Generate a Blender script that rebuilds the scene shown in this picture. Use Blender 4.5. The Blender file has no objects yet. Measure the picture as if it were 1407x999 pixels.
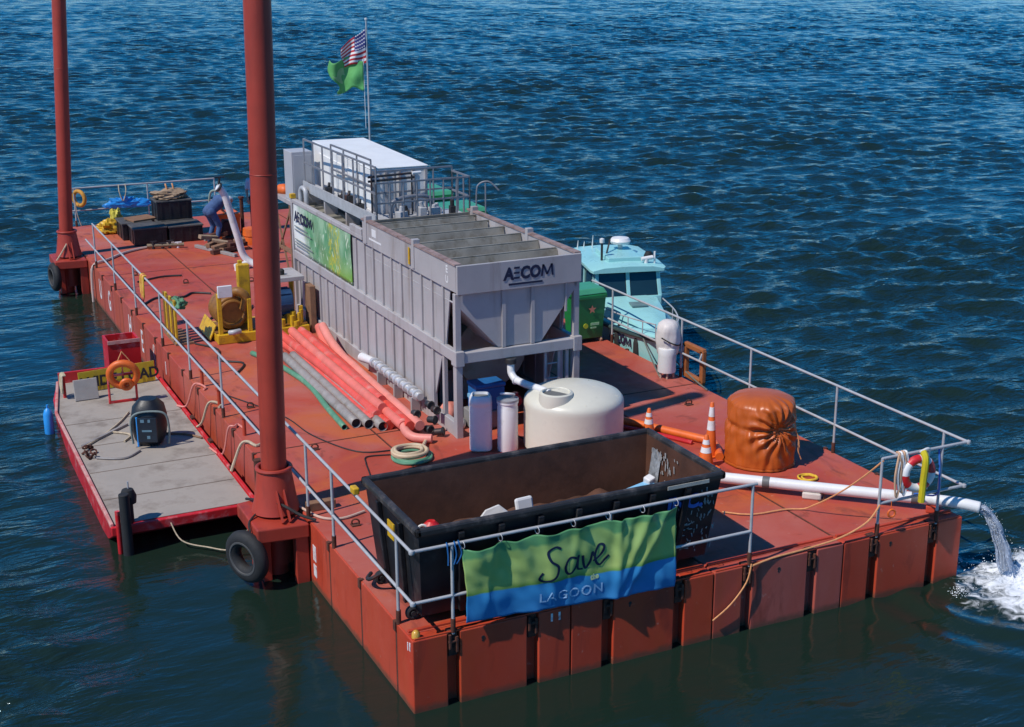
import bpy, bmesh, math, random
import numpy as np
from mathutils import Vector, Matrix, noise
random.seed(7)
R = math.radians
S = bpy.context.scene
COL = S.collection
# ------------------------------------------------------------------ camera, sky, sun, exposure
WZ = -0.9                      # water level; the barge deck is z = 0
CAMP = Vector((-4.8515, -12.690, 7.323)); YAW, PITCH, ROLL, FPX = 0.44689, 0.29454, -0.00265, 1874.85
cam_d = bpy.data.cameras.new('camera'); cam = bpy.data.objects.new('camera', cam_d); COL.objects.link(cam)
fw = Vector((math.sin(YAW)*math.cos(PITCH), math.cos(YAW)*math.cos(PITCH), -math.sin(PITCH)))
rt = Vector((math.cos(YAW), -math.sin(YAW), 0)); up = rt.cross(fw)
r2 = rt*math.cos(ROLL)+up*math.sin(ROLL); u2 = -rt*math.sin(ROLL)+up*math.cos(ROLL)
cam.matrix_world = Matrix(((r2.x, u2.x, -fw.x, CAMP.x), (r2.y, u2.y, -fw.y, CAMP.y), (r2.z, u2.z, -fw.z, CAMP.z), (0, 0, 0, 1)))
cam_d.sensor_width = 36; cam_d.lens = FPX/1407*36; cam_d.clip_start = 0.1; cam_d.clip_end = 20000
S.camera = cam
S.render.resolution_x = 1024; S.render.resolution_y = 727
SUN = Vector((-0.77, -0.17, 1.0)).normalized()
w = bpy.data.worlds.new('World'); S.world = w; w.use_nodes = True
wn = w.node_tree.nodes; wl = w.node_tree.links
bg = wn['Background']; sky = wn.new('ShaderNodeTexSky'); sky.sky_type = 'NISHITA'; sky.sun_disc = False
sky.sun_elevation = math.asin(SUN.z); sky.sun_rotation = math.atan2(SUN.x, SUN.y)
sky.altitude = 2500; sky.air_density = 1.0; sky.dust_density = 0.0; sky.ozone_density = 4.5
hsv = wn.new('ShaderNodeHueSaturation'); hsv.inputs['Saturation'].default_value = 1.55; wl.new(sky.outputs[0], hsv.inputs['Color']); wl.new(hsv.outputs[0], bg.inputs[0]); bg.inputs[1].default_value = 0.12
sd = bpy.data.lights.new('sun', 'SUN'); sd.energy = 3.4; sd.angle = R(0.53); sd.color = (1.0, 0.95, 0.88)
so = bpy.data.objects.new('sun', sd); COL.objects.link(so); so.rotation_euler = (-SUN).to_track_quat('-Z', 'Y').to_euler()
S.view_settings.view_transform = 'Standard'; S.view_settings.look = 'None'; S.view_settings.exposure = 0.28; S.view_settings.gamma = 1.0

# ------------------------------------------------------------------ materials
MATS = {}
def M(name, col, rough=0.55, metal=0.0, var=0.25, scale=2.5, bump=0.15, bscale=30, dirt=None, dirt_amt=0.5, dirt_scale=1.3, spec=0.5, streak=False):
    """painted / worn surface: base colour, mottling at two scales, optional dirt or rust with its own blotchy shape"""
    if name in MATS: return MATS[name]
    m = bpy.data.materials.new(name); MATS[name] = m; m.use_nodes = True
    n, l = m.node_tree.nodes, m.node_tree.links; b = n['Principled BSDF']
    geo = n.new('ShaderNodeNewGeometry')
    def noi(sc, det=5, rough_=0.6, vec=None):
        t = n.new('ShaderNodeTexNoise'); t.inputs['Scale'].default_value = sc; t.inputs['Detail'].default_value = det; t.inputs['Roughness'].default_value = rough_
        l.new(vec if vec else geo.outputs['Position'], t.inputs['Vector']); return t
    def mix(f, a, c):
        x = n.new('ShaderNodeMix'); x.data_type = 'RGBA'
        if isinstance(f, float): x.inputs[0].default_value = f
        else: l.new(f, x.inputs[0])
        for s, v in ((6, a), (7, c)):
            if isinstance(v, tuple): x.inputs[s].default_value = (*v, 1)
            else: l.new(v, x.inputs[s])
        return x.outputs[2]
    def ramp(src, p0, p1):
        x = n.new('ShaderNodeMapRange'); x.inputs[1].default_value = p0; x.inputs[2].default_value = p1; l.new(src, x.inputs[0]); return x.outputs[0]
    n1 = noi(scale); f1 = ramp(n1.outputs[0], 0.3, 0.7)
    lo = tuple(c*(1-var) for c in col); hi = tuple(min(1, c*(1+var*0.7)) for c in col)
    c = mix(f1, lo, hi)
    if dirt:
        vec = None
        if streak:
            mp = n.new('ShaderNodeMapping'); mp.inputs['Scale'].default_value = (1, 1, 0.12); l.new(geo.outputs['Position'], mp.inputs[0]); vec = mp.outputs[0]
        n2 = noi(dirt_scale, 8, 0.68, vec); f2 = ramp(n2.outputs[0], 0.62-0.25*dirt_amt, 0.80-0.2*dirt_amt)
        c = mix(f2, c, dirt)
    l.new(c, b.inputs['Base Color'])
    rr = n.new('ShaderNodeMapRange'); rr.inputs[3].default_value = max(0.02, rough-0.12); rr.inputs[4].default_value = min(1, rough+0.12)
    l.new(noi(scale*3).outputs[0], rr.inputs[0]); l.new(rr.outputs[0], b.inputs['Roughness'])
    b.inputs['Metallic'].default_value = metal; b.inputs['Specular IOR Level'].default_value = spec
    if bump:
        bp = n.new('ShaderNodeBump'); bp.inputs['Strength'].default_value = bump; bp.inputs['Distance'].default_value = 0.01
        l.new(noi(bscale).outputs[0], bp.inputs['Height']); l.new(bp.outputs[0], b.inputs['Normal'])
    return m
RUST = (0.11, 0.035, 0.018)
def red_steel(name, base, pink, orange, dark, rough, tide=False, fade=0.5):
    """weathered red-oxide paint: chalky pink fade, orange rust bloom, dark scuffs, all in their own blotchy shapes"""
    m = bpy.data.materials.new(name); m.use_nodes = True; n, l = m.node_tree.nodes, m.node_tree.links; b = n['Principled BSDF']
    geo = n.new('ShaderNodeNewGeometry')
    def noi(sc, det, s3=(1, 1, 1), off=0.0, dist=0.0):
        mp = n.new('ShaderNodeMapping'); mp.inputs['Scale'].default_value = s3; mp.inputs['Location'].default_value = (off, off*1.7, off*0.6); l.new(geo.outputs['Position'], mp.inputs[0])
        t = n.new('ShaderNodeTexNoise'); t.inputs['Scale'].default_value = sc; t.inputs['Detail'].default_value = det; t.inputs['Roughness'].default_value = 0.62; t.inputs['Distortion'].default_value = dist; l.new(mp.outputs[0], t.inputs['Vector']); return t.outputs[0]
    def rng(v, a, c, lo=0.0, hi=1.0):
        x = n.new('ShaderNodeMapRange'); x.inputs[1].default_value = a; x.inputs[2].default_value = c; x.inputs[3].default_value = lo; x.inputs[4].default_value = hi; l.new(v, x.inputs[0]); return x.outputs[0]
    def mix(f, a, c):
        x = n.new('ShaderNodeMix'); x.data_type = 'RGBA'; l.new(f, x.inputs[0])
        for k, v in ((6, a), (7, c)):
            if isinstance(v, tuple): x.inputs[k].default_value = (*v, 1)
            else: l.new(v, x.inputs[k])
        return x.outputs[2]
    vs_ = (1, 1, 0.18) if tide else (1, 1, 1)
    c = mix(rng(noi(0.45, 5, vs_, 2.0), 0.35, 0.68), base, tuple(0.82*q for q in base))
    c = mix(rng(noi(0.38, 6, vs_, 11.0, 0.6), 0.50-0.1*fade, 0.72-0.05*fade, 0, 0.75), c, pink)
    c = mix(rng(noi(0.6, 7, vs_, 23.0, 1.0), 0.50, 0.68, 0, 0.8), c, orange)
    c = mix(rng(noi(2.2, 9, (1, 2.2, 0.3) if tide else (1, 0.35, 1), 5.0, 0.8), 0.57, 0.70, 0, 0.75), c, dark)
    c = mix(rng(noi(0.9, 9, vs_, 41.0, 2.5), 0.60, 0.66, 0, 0.5), c, dark)
    c = mix(rng(noi(9.0, 6, (1, 1, 1), 7.0), 0.65, 0.74, 0, 0.6), c, (0.50, 0.28, 0.22))
    if tide:
        sp = n.new('ShaderNodeSeparateXYZ'); l.new(geo.outputs['Position'], sp.inputs[0])
        ad = n.new('ShaderNodeMath'); ad.operation = 'ADD'; l.new(sp.outputs[2], ad.inputs[0]); l.new(rng(noi(5, 4), 0.2, 0.8, -0.05, 0.05), ad.inputs[1])
        c = mix(rng(ad.outputs[0], -0.83, -0.86), c, (0.16, 0.10, 0.05)) if False else mix(rng(ad.outputs[0], -0.80, -0.87, 0, 0.75), c, (0.10, 0.055, 0.03))
    l.new(c, b.inputs['Base Color']); l.new(rng(noi(3, 4), 0.3, 0.7, rough-0.12, rough+0.12), b.inputs['Roughness'])
    bp = n.new('ShaderNodeBump'); bp.inputs['Strength'].default_value = 0.3; bp.inputs['Distance'].default_value = 0.012
    l.new(noi(1.6, 8), bp.inputs['Height']); l.new(bp.outputs[0], b.inputs['Normal']); return m
deck_m = red_steel('deck_red', (0.44, 0.062, 0.032), (0.46, 0.15, 0.115), (0.50, 0.105, 0.02), (0.16, 0.032, 0.018), 0.62)
hull_m = red_steel('hull_red', (0.50, 0.050, 0.018), (0.48, 0.085, 0.045), (0.42, 0.06, 0.015), (0.24, 0.028, 0.014), 0.55, True, 0.1)
hullp_m = red_steel('hull_red_faded', (0.43, 0.065, 0.040), (0.44, 0.13, 0.10), (0.40, 0.065, 0.02), (0.22, 0.035, 0.02), 0.6, True, 0.8)
spud_m = M('spud_red', (0.38, 0.042, 0.022), 0.5, 0, 0.15, 1.5, 0.1, 20, (0.19, 0.028, 0.018), 0.35, 2.2, streak=True)
rust_m = M('rust', (0.10, 0.032, 0.018), 0.85, 0.1, 0.5, 9, 0.5, 60)
galv_m = M('galvanised', (0.44, 0.44, 0.45), 0.5, 0.15, 0.15, 6, 0.05, 60)
tank_m = M('tank_grey', (0.40, 0.375, 0.375), 0.5, 0, 0.10, 1.6, 0.06, 20, (0.25, 0.21, 0.19), 0.35, 2.5, streak=True)
tankin_m = M('tank_inside', (0.24, 0.225, 0.19), 0.6, 0, 0.3, 2.5, 0.1, 20, (0.11, 0.09, 0.055), 0.5, 3)
white_m = M('white_plastic', (0.72, 0.71, 0.70), 0.4, 0, 0.06, 3, 0.03, 20, (0.55, 0.53, 0.48), 0.25, 4)
poly_m = M('poly_white', (0.62, 0.59, 0.49), 0.42, 0, 0.07, 1.5, 0.03, 12, (0.52, 0.50, 0.42), 0.25, 3)
wbox_m = M('white_paint', (0.78, 0.77, 0.75), 0.45, 0, 0.06, 2, 0.03, 20, (0.6, 0.58, 0.54), 0.2, 3, streak=True)
black_m = M('black_paint', (0.014, 0.014, 0.017), 0.42, 0, 0.4, 3, 0.12, 14, (0.055, 0.052, 0.05), 0.3, 3.2)
dumpin_m = M('dumpster_inside', (0.075, 0.028, 0.014), 0.7, 0, 0.4, 2, 0.3, 12, (0.105, 0.042, 0.024), 0.45, 1.4)
rubber_m = M('rubber', (0.016, 0.016, 0.017), 0.75, 0, 0.3, 8, 0.2, 50)
steelblk_m = M('dark_steel', (0.035, 0.035, 0.038), 0.55, 0.3, 0.4, 6, 0.2, 40, RUST, 0.3, 5)
yellow_m = M('yellow_paint', (0.62, 0.36, 0.012), 0.45, 0, 0.18, 4, 0.1, 25, (0.22, 0.11, 0.02), 0.4, 5)
gold_m = M('dirty_gold', (0.30, 0.13, 0.02), 0.55, 0, 0.4, 5, 0.25, 20, (0.10, 0.045, 0.02), 0.55, 5)
orange_m = M('orange', (0.72, 0.13, 0.015), 0.5, 0, 0.15, 5, 0.05, 25, (0.45, 0.1, 0.03), 0.3, 6)
tarp_m = M('orange_tarp', (0.46, 0.095, 0.012), 0.40, 0, 0.14, 3, 0.15, 9)
red_m = M('bright_red', (0.55, 0.016, 0.02), 0.42, 0, 0.18, 4, 0.05, 20, (0.62, 0.25, 0.24), 0.3, 3)
pink_m = [M('hose_pink%d' % i, c, 0.5, 0, 0.16, 3, 0.15, 30, (0.64, 0.27, 0.22), 0.3, 2) for i, c in enumerate([(0.70, 0.095, 0.07), (0.72, 0.17, 0.13), (0.66, 0.06, 0.035), (0.72, 0.24, 0.19)])]
greyp_m = M('pipe_grey', (0.30, 0.27, 0.25), 0.55, 0, 0.15, 5, 0.1, 30, (0.18, 0.14, 0.11), 0.4, 4)
beige_m = M('hose_beige', (0.55, 0.42, 0.27), 0.55, 0, 0.15, 6, 0.1, 30)
greenh_m = M('hose_green', (0.10, 0.27, 0.16), 0.5, 0, 0.2, 5, 0.1, 30, (0.25, 0.3, 0.22), 0.3, 5)
green_m = M('bin_green', (0.015, 0.20, 0.055), 0.42, 0, 0.12, 4, 0.05, 20, (0.03, 0.12, 0.05), 0.3, 5)
greenlid_m = M('lid_green', (0.06, 0.30, 0.16), 0.42, 0, 0.10, 4, 0.05, 20)
blue_m = M('blue_plastic', (0.02, 0.13, 0.36), 0.4, 0, 0.15, 5, 0.05, 20)
bluef_m = M('bright_blue', (0.03, 0.30, 0.75), 0.4, 0, 0.1, 5, 0.05, 20)
dkblue_m = M('dark_blue', (0.012, 0.045, 0.12), 0.45, 0, 0.3, 6, 0.1, 20)
teal_m = M('teal_gelcoat', (0.30, 0.60, 0.60), 0.3, 0, 0.06, 2, 0.02, 20, (0.22, 0.45, 0.45), 0.2, 3)
glass_m = M('dark_glass', (0.012, 0.035, 0.05), 0.06, 0, 0.1, 2, 0, 20)
grdeck_m = M('skiff_deck', (0.35, 0.305, 0.26), 0.75, 0, 0.12, 1.6, 0.3, 40, (0.19, 0.155, 0.125), 0.5, 1.6)
tan_m = M('tan_cloth', (0.32, 0.22, 0.14), 0.85, 0, 0.3, 5, 0.4, 18, (0.16, 0.1, 0.06), 0.4, 4)
sludge_m = M('brown_waste', (0.075, 0.030, 0.016), 0.75, 0, 0.45, 2.2, 0.6, 6, (0.12, 0.05, 0.03), 0.4, 2)
rope_m = M('rope_tan', (0.48, 0.38, 0.26), 0.85, 0, 0.25, 20, 0.4, 120)
ropeo_m = M('rope_orange', (0.68, 0.30, 0.12), 0.8, 0, 0.2, 20, 0.3, 120)
ropey_m = M('rope_yellow', (0.68, 0.42, 0.03), 0.7, 0, 0.2, 20, 0.3, 120)
cable_m = M('black_cable', (0.02, 0.016, 0.014), 0.6, 0, 0.2, 10, 0.1, 60)
silver_m = M('duct_silver', (0.62, 0.61, 0.60), 0.35, 0.4, 0.15, 5, 0.1, 30)
ink_m = M('navy_ink', (0.006, 0.012, 0.045), 0.5, 0, 0.1, 5, 0.0)
wink_m = M('white_ink', (0.72, 0.70, 0.69), 0.6, 0, 0.15, 8, 0.0, 30, (0.36, 0.08, 0.06), 0.45, 6)
bink_m = M('blue_ink', (0.03, 0.14, 0.50), 0.5, 0, 0.1, 5, 0.0)
lbink_m = M('pale_blue_ink', (0.30, 0.50, 0.72), 0.5, 0, 0.1, 5, 0.0)
skin_m = M('skin', (0.42, 0.24, 0.16), 0.5, 0, 0.1, 5, 0.02)
jean_m = M('jeans', (0.05, 0.10, 0.22), 0.85, 0, 0.25, 8, 0.2, 40)
shirt_m = M('pale_shirt', (0.45, 0.48, 0.55), 0.85, 0, 0.1, 8, 0.2, 40)
dark_m = M('dark_cloth', (0.02, 0.02, 0.025), 0.85, 0, 0.2, 8, 0.2, 40)
wood_m = M('weathered_wood', (0.25, 0.13, 0.07), 0.8, 0, 0.35, 4, 0.3, 25, (0.10, 0.05, 0.03), 0.4, 4)

# ------------------------------------------------------------------ mesh helpers
class MB:
    def __init__(s): s.v = []; s.f = []; s.mi = []
    def add(s, vs, fs, mi=0):
        o = len(s.v); s.v += [tuple(v) for v in vs]; s.f += [tuple(i+o for i in f) for f in fs]; s.mi += [mi]*len(fs); return s
    def box(s, x0, x1, y0, y1, z0, z1, mi=0):
        return s.add([(x0, y0, z0), (x1, y0, z0), (x1, y1, z0), (x0, y1, z0), (x0, y0, z1), (x1, y0, z1), (x1, y1, z1), (x0, y1, z1)],
                     [(0, 3, 2, 1), (4, 5, 6, 7), (0, 1, 5, 4), (1, 2, 6, 5), (2, 3, 7, 6), (3, 0, 4, 7)], mi)
    def obox(s, c, sx, sy, sz, rz=0, rx=0, ry=0, mi=0):
        m = Matrix.Translation(Vector(c)) @ Matrix.Rotation(rz, 4, 'Z') @ Matrix.Rotation(rx, 4, 'X') @ Matrix.Rotation(ry, 4, 'Y')
        vs = [m @ Vector((x*sx/2, y*sy/2, z*sz/2)) for z in (-1, 1) for x, y in ((-1, -1), (1, -1), (1, 1), (-1, 1))]
        return s.add(vs, [(0, 3, 2, 1), (4, 5, 6, 7), (0, 1, 5, 4), (1, 2, 6, 5), (2, 3, 7, 6), (3, 0, 4, 7)], mi)
    def bar(s, p0, p1, wd, ht, upv=(0, 0, 1), mi=0):
        p0 = Vector(p0); p1 = Vector(p1); d = (p1-p0).normalized(); a = d.cross(Vector(upv))
        if a.length < 1e-4: a = d.cross(Vector((1, 0, 0)))
        a.normalize(); b = a.cross(d)
        vs = [p+a*i*wd/2+b*j*ht/2 for p in (p0, p1) for i, j in ((-1, -1), (1, -1), (1, 1), (-1, 1))]
        return s.add(vs, [(0, 1, 2, 3), (7, 6, 5, 4), (0, 4, 5, 1), (1, 5, 6, 2), (2, 6, 7, 3), (3, 7, 4, 0)], mi)
    def tube(s, pts, r, n=8, closed=False, cap=True, mi=0, hollow=False):
        P = [Vector(p) for p in pts]; k = len(P); rr = r if isinstance(r, (list, tuple)) else [r]*k
        vs = []; prev = None
        for i in range(k):
            if closed: t = P[(i+1) % k]-P[i-1]
            else: t = P[min(i+1, k-1)]-P[max(i-1, 0)]
            t.normalize()
            if prev is None:
                a = t.cross(Vector((0, 0, 1)))
                if a.length < 1e-3: a = t.cross(Vector((1, 0, 0)))
            else: a = prev-t*prev.dot(t)
            a.normalize(); prev = a; b = t.cross(a)
            vs += [P[i]+(a*math.cos(2*math.pi*j/n)+b*math.sin(2*math.pi*j/n))*rr[i] for j in range(n)]
        fs = []
        for i in range(k if closed else k-1):
            i2 = (i+1) % k
            fs += [(i*n+j, i*n+(j+1) % n, i2*n+(j+1) % n, i2*n+j) for j in range(n)]
        if cap and not closed and not hollow: fs += [tuple(range(n))[::-1], tuple((k-1)*n+j for j in range(n))]
        return s.add(vs, fs, mi)
    def cyl(s, p0, p1, r0, r1=None, n=16, mi=0): return s.tube([p0, p1], [r0, r0 if r1 is None else r1], n, mi=mi)
    def lathe(s, prof, c=(0, 0, 0), n=32, mi=0, fn=None):
        vs = []
        for r, z in prof:
            for j in range(n):
                a = 2*math.pi*j/n; q = r*(fn(a, z) if fn else 1)
                vs.append((c[0]+q*math.cos(a), c[1]+q*math.sin(a), c[2]+z))
        fs = [(i*n+j, i*n+(j+1) % n, (i+1)*n+(j+1) % n, (i+1)*n+j) for i in range(len(prof)-1) for j in range(n)]
        if prof[0][0] > 1e-4: fs.append(tuple(range(n))[::-1])
        if prof[-1][0] > 1e-4: fs.append(tuple((len(prof)-1)*n+j for j in range(n)))
        return s.add(vs, fs, mi)
    def prism(s, poly, z0, z1, mi=0):
        k = len(poly)
        return s.add([(x, y, z0) for x, y in poly]+[(x, y, z1) for x, y in poly],
                     [tuple(range(k))[::-1], tuple(range(k, 2*k))]+[(i, (i+1) % k, k+(i+1) % k, k+i) for i in range(k)], mi)
    def plate(s, pts, th):
        """flat polygon (3D points) given a thickness along its normal"""
        P = [Vector(p) for p in pts]; nn = (P[1]-P[0]).cross(P[2]-P[0]).normalized()*th; k = len(P)
        return s.add([p for p in P]+[p+nn for p in P], [tuple(range(k))[::-1], tuple(range(k, 2*k))]+[(i, (i+1) % k, k+(i+1) % k, k+i) for i in range(k)])
    def torus(s, c, R_, r, axis=(0, 0, 1), n=28, m=10, sq=1.0, mi=0):
        ax = Vector(axis).normalized(); a = ax.cross(Vector((0, 0, 1)))
        if a.length < 1e-3: a = Vector((1, 0, 0))
        a.normalize(); b = ax.cross(a); c = Vector(c); vs = []
        for i in range(n):
            t = 2*math.pi*i/n; d = a*math.cos(t)+b*math.sin(t)
            for j in range(m):
                q = 2*math.pi*j/m; vs.append(c+d*(R_+r*math.cos(q))+ax*r*sq*math.sin(q))
        return s.add(vs, [(i*m+j, ((i+1) % n)*m+j, ((i+1) % n)*m+(j+1) % m, i*m+(j+1) % m) for i in range(n) for j in range(m)], mi)
    def grid(s, fn, nu, nv, mi=0):
        vs = [fn(i/nu, j/nv) for j in range(nv+1) for i in range(nu+1)]
        return s.add(vs, [(j*(nu+1)+i, j*(nu+1)+i+1, (j+1)*(nu+1)+i+1, (j+1)*(nu+1)+i) for j in range(nv) for i in range(nu)], mi)
    def build(s, name, mats, parent=None, smooth=False, bevel=0, solid=0, sub=0):
        off = Vector((0, 0, 0)); q = parent
        while q is not None: off += q.location; q = q.parent
        me = bpy.data.meshes.new(name); me.from_pydata([tuple(Vector(v)-off) for v in s.v], [], s.f)
        if not isinstance(mats, (list, tuple)): mats = [mats]
        for m in mats: me.materials.append(m)
        if len(mats) > 1: me.polygons.foreach_set('material_index', s.mi)
        bm = bmesh.new(); bm.from_mesh(me)
        if smooth is not False: bmesh.ops.recalc_face_normals(bm, faces=bm.faces)
        bm.to_mesh(me); bm.free()
        if smooth:
            me.polygons.foreach_set('use_smooth', [True]*len(me.polygons))
            if smooth != 'all': me.set_sharp_from_angle(angle=R(40))
        o = bpy.data.objects.new(name, me); COL.objects.link(o); o.parent = parent
        if solid: md = o.modifiers.new('solid', 'SOLIDIFY'); md.thickness = solid; md.offset = 0
        if bevel: md = o.modifiers.new('bevel', 'BEVEL'); md.width = bevel; md.segments = 2; md.limit_method = 'ANGLE'; md.angle_limit = R(40)
        if sub: md = o.modifiers.new('sub', 'SUBSURF'); md.levels = sub; md.render_levels = sub
        return o
def tag(o, label, cat, group=None, kind=None):
    o['label'] = label
    if cat: o['category'] = cat
    if group: o['group'] = group
    if kind: o['kind'] = kind
    return o
def thing(name, label, cat, loc, group=None):
    o = bpy.data.objects.new(name, None); COL.objects.link(o); o.location = loc; o.empty_display_size = 0.2
    return tag(o, label, cat, group)
def copy_tree(root, loc, rz=0, label=None):
    def cp(o, par):
        c = o.copy(); COL.objects.link(c); c.parent = par
        for ch in [q for q in o.children]: cp(ch, c)
        return c
    r = cp(root, None); r.location = loc; r.rotation_euler = (0, 0, rz)
    if label: r['label'] = label
    return r
def spline(pts, n=8, closed=False):
    P = [Vector(p) for p in pts]; out = []; k = len(P)
    for i in range(k if closed else k-1):
        g = (lambda j: P[j % k]) if closed else (lambda j: P[max(0, min(k-1, j))])
        a, b, c, d = g(i-1), g(i), g(i+1), g(i+2)
        for t in range(n):
            t /= n; out.append(0.5*((2*b)+(c-a)*t+(2*a-5*b+4*c-d)*t*t+(3*b-a-3*c+d)*t**3))
    if not closed: out.append(P[-1])
    return out
def text_mb(txt, size, fn, ext=0.004, shear=0, bold=0.0, spacing=1.0, align='LEFT', mi=0, mb=None):
    """lettering as thin mesh; fn maps (u along text, v up, d depth) to a 3D point"""
    cu = bpy.data.curves.new('t', 'FONT'); cu.body = txt; cu.size = size; cu.extrude = ext; cu.offset = bold; cu.shear = shear; cu.space_character = spacing; cu.align_x = align; cu.resolution_u = 3
    ob = bpy.data.objects.new('t', cu); COL.objects.link(ob); dg = bpy.context.evaluated_depsgraph_get()
    me = bpy.data.meshes.new_from_object(ob.evaluated_get(dg)); mb = mb or MB()
    mb.add([fn(*v.co) for v in me.vertices], [tuple(p.vertices) for p in me.polygons], mi)
    bpy.data.objects.remove(ob); bpy.data.curves.remove(cu); bpy.data.meshes.remove(me); return mb
def lump(c, rx, ry, rz, seed, amp=0.25, n=34, k=22):
    """slumped bag or folded cloth: a flattened ball creased by noise, flat underneath"""
    vs = []
    for i in range(k+1):
        ph = math.pi*i/k
        for j in range(n):
            a = 2*math.pi*j/n; d = Vector((math.sin(ph)*math.cos(a), math.sin(ph)*math.sin(a), math.cos(ph)))
            q = 1+amp*noise.noise(d*1.6+Vector((seed, 0, 0)))+amp*0.9*abs(noise.noise(d*3.4+Vector((0, seed, 3))))-amp*0.5*abs(noise.noise(d*8+Vector((seed, 2, 0))))
            vs.append((c[0]+d.x*rx*q, c[1]+d.y*ry*q, max(c[2], c[2]+rz*0.75+d.z*rz*q)))
    return MB().add(vs, [(i*n+j, i*n+(j+1) % n, (i+1)*n+(j+1) % n, (i+1)*n+j) for i in range(k) for j in range(n)])
def rope_pts(a, b, sag, n=12):
    a = Vector(a); b = Vector(b); return [a.lerp(b, i/n)-Vector((0, 0, sag*4*(i/n)*(1-i/n))) for i in range(n+1)]

# ------------------------------------------------------------------ water
def make_water():
    rng = np.random.default_rng(8)
    ang = np.concatenate([np.linspace(-math.pi, -0.52, 46)[:-1], np.linspace(-0.52, 0.52, 520), np.linspace(0.52, math.pi, 46)[1:-1]])
    rad = np.concatenate([np.linspace(0.3, 6, 12)[:-1], np.geomspace(6, 300, 1250), np.geomspace(300, 9000, 40)[1:]])
    A, Rr = np.meshgrid(ang+YAW, rad); X = CAMP.x+Rr*np.sin(A); Y = CAMP.y+Rr*np.cos(A); Z = np.zeros_like(X); DX = np.zeros_like(X); DY = np.zeros_like(X)
    # lee: calm water in the shelter of the barge
    def soft(d, w_): return 1/(1+np.exp(np.clip(d/w_, -40, 40)))
    dx = np.maximum(np.maximum(-1.2-X, X-7.4), 0); dy = np.maximum(np.maximum(-3.4-Y, Y-6.0), 0)
    lee = soft(np.hypot(dx, dy)-0.9, 0.6)
    hx = np.maximum(np.maximum(-2.3-X, X-8.0), 0); hy = np.maximum(np.maximum(-0.2-Y, Y-26), 0)
    near = soft(np.hypot(hx, hy)-1.3, 0.5)
    chop = (1-0.90*lee)*(1-0.80*near)
    cell = Rr*0.0031; openw = 1+0.2*np.clip((Rr-35)/110, 0, 1)
    for i in range(110):
        lam = 0.33*(2.4/0.33)**rng.random(); k = 2*math.pi/lam
        th = rng.normal(0, 0.50); dxn, dyn = math.sin(th+0.25), math.cos(th+0.25)
        amp = 0.0046*lam*rng.uniform(0.5, 1.3)*(1.0 if lam < 1.8 else (1.8/lam)**1.2)
        fade = np.clip(lam/(cell*2.0)-0.6, 0, 1); ph = k*(X*dxn+Y*dyn)+rng.uniform(0, 6.28); a = amp*fade*chop*(openw if lam > 1.1 else 1.0)
        Z += a*np.cos(ph); q = 0.55; DX -= q*a*dxn*np.sin(ph); DY -= q*a*dyn*np.sin(ph)
    # group the waves: gusty patches
    gust = np.zeros_like(X)
    for i in range(14):
        lam = rng.uniform(7, 40); th = rng.uniform(0, 6.28); gust += np.cos(2*math.pi/lam*(X*math.cos(th)+Y*math.sin(th))+rng.uniform(0, 6.28))
    gust = np.clip(1+0.10*gust, 0.6, 1.5); Z *= gust
    # churned heap where the discharge falls in
    ds = np.hypot((X-8.75)/1.0, (Y+0.55)/0.9); Z += 0.07*np.exp(-ds**2)*(1+0.7*np.sin(X*11+3*np.sin(Y*7))*np.sin(Y*12))
    ring = np.hypot(X-8.6, Y+0.4); Z += 0.025*np.sin(ring*9)*np.exp(-((ring-1.6)/0.9)**2)
    nv, nu = X.shape
    co = np.stack([X+DX, Y+DY, WZ+Z], -1).reshape(-1, 3)
    jj, ii = np.meshgrid(np.arange(nv-1), np.arange(nu), indexing='ij'); i2 = (ii+1) % nu
    quads = np.stack([jj*nu+ii, (jj+1)*nu+ii, (jj+1)*nu+i2, jj*nu+i2], -1).reshape(-1, 4)[:, ::-1]
    me = bpy.data.meshes.new('water'); me.vertices.add(len(co)); me.vertices.foreach_set('co', co.ravel().astype(np.float32))
    nf = len(quads); me.loops.add(nf*4); me.loops.foreach_set('vertex_index', quads.ravel().astype(np.int32))
    me.polygons.add(nf); me.polygons.foreach_set('loop_start', np.arange(0, nf*4, 4, dtype=np.int32)); me.polygons.foreach_set('use_smooth', np.ones(nf, dtype=bool))
    me.update(calc_edges=True)
    at = me.attributes.new('chop', 'FLOAT', 'POINT'); at.data.foreach_set('value', (chop*gust).ravel().astype(np.float32))
    # the innermost ring is closed by one face
    o = bpy.data.objects.new('water', me); COL.objects.link(o)
    m = bpy.data.materials.new('lagoon_water'); m.use_nodes = True; n, l = m.node_tree.nodes, m.node_tree.links; b = n['Principled BSDF']
    geo = n.new('ShaderNodeNewGeometry'); att = n.new('ShaderNodeAttribute'); att.attribute_name = 'chop'
    def mth(op, a, c=None):
        x = n.new('ShaderNodeMath'); x.operation = op
        for i, v in enumerate((a, c)):
            if v is None: continue
            if isinstance(v, (int, float)): x.inputs[i].default_value = v
            else: l.new(v, x.inputs[i])
        return x.outputs[0]
    def noi(sx, sy, det, rot=0.0, dist=0.0):
        mp = n.new('ShaderNodeMapping'); mp.inputs['Scale'].default_value = (sx, sy, 1); mp.inputs['Rotation'].default_value = (0, 0, rot); l.new(geo.outputs['Position'], mp.inputs[0])
        t = n.new('ShaderNodeTexNoise'); t.inputs['Scale'].default_value = 1; t.inputs['Detail'].default_value = det; t.inputs['Roughness'].default_value = 0.55; t.inputs['Distortion'].default_value = dist; l.new(mp.outputs[0], t.inputs['Vector']); return t.outputs[0]
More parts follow.
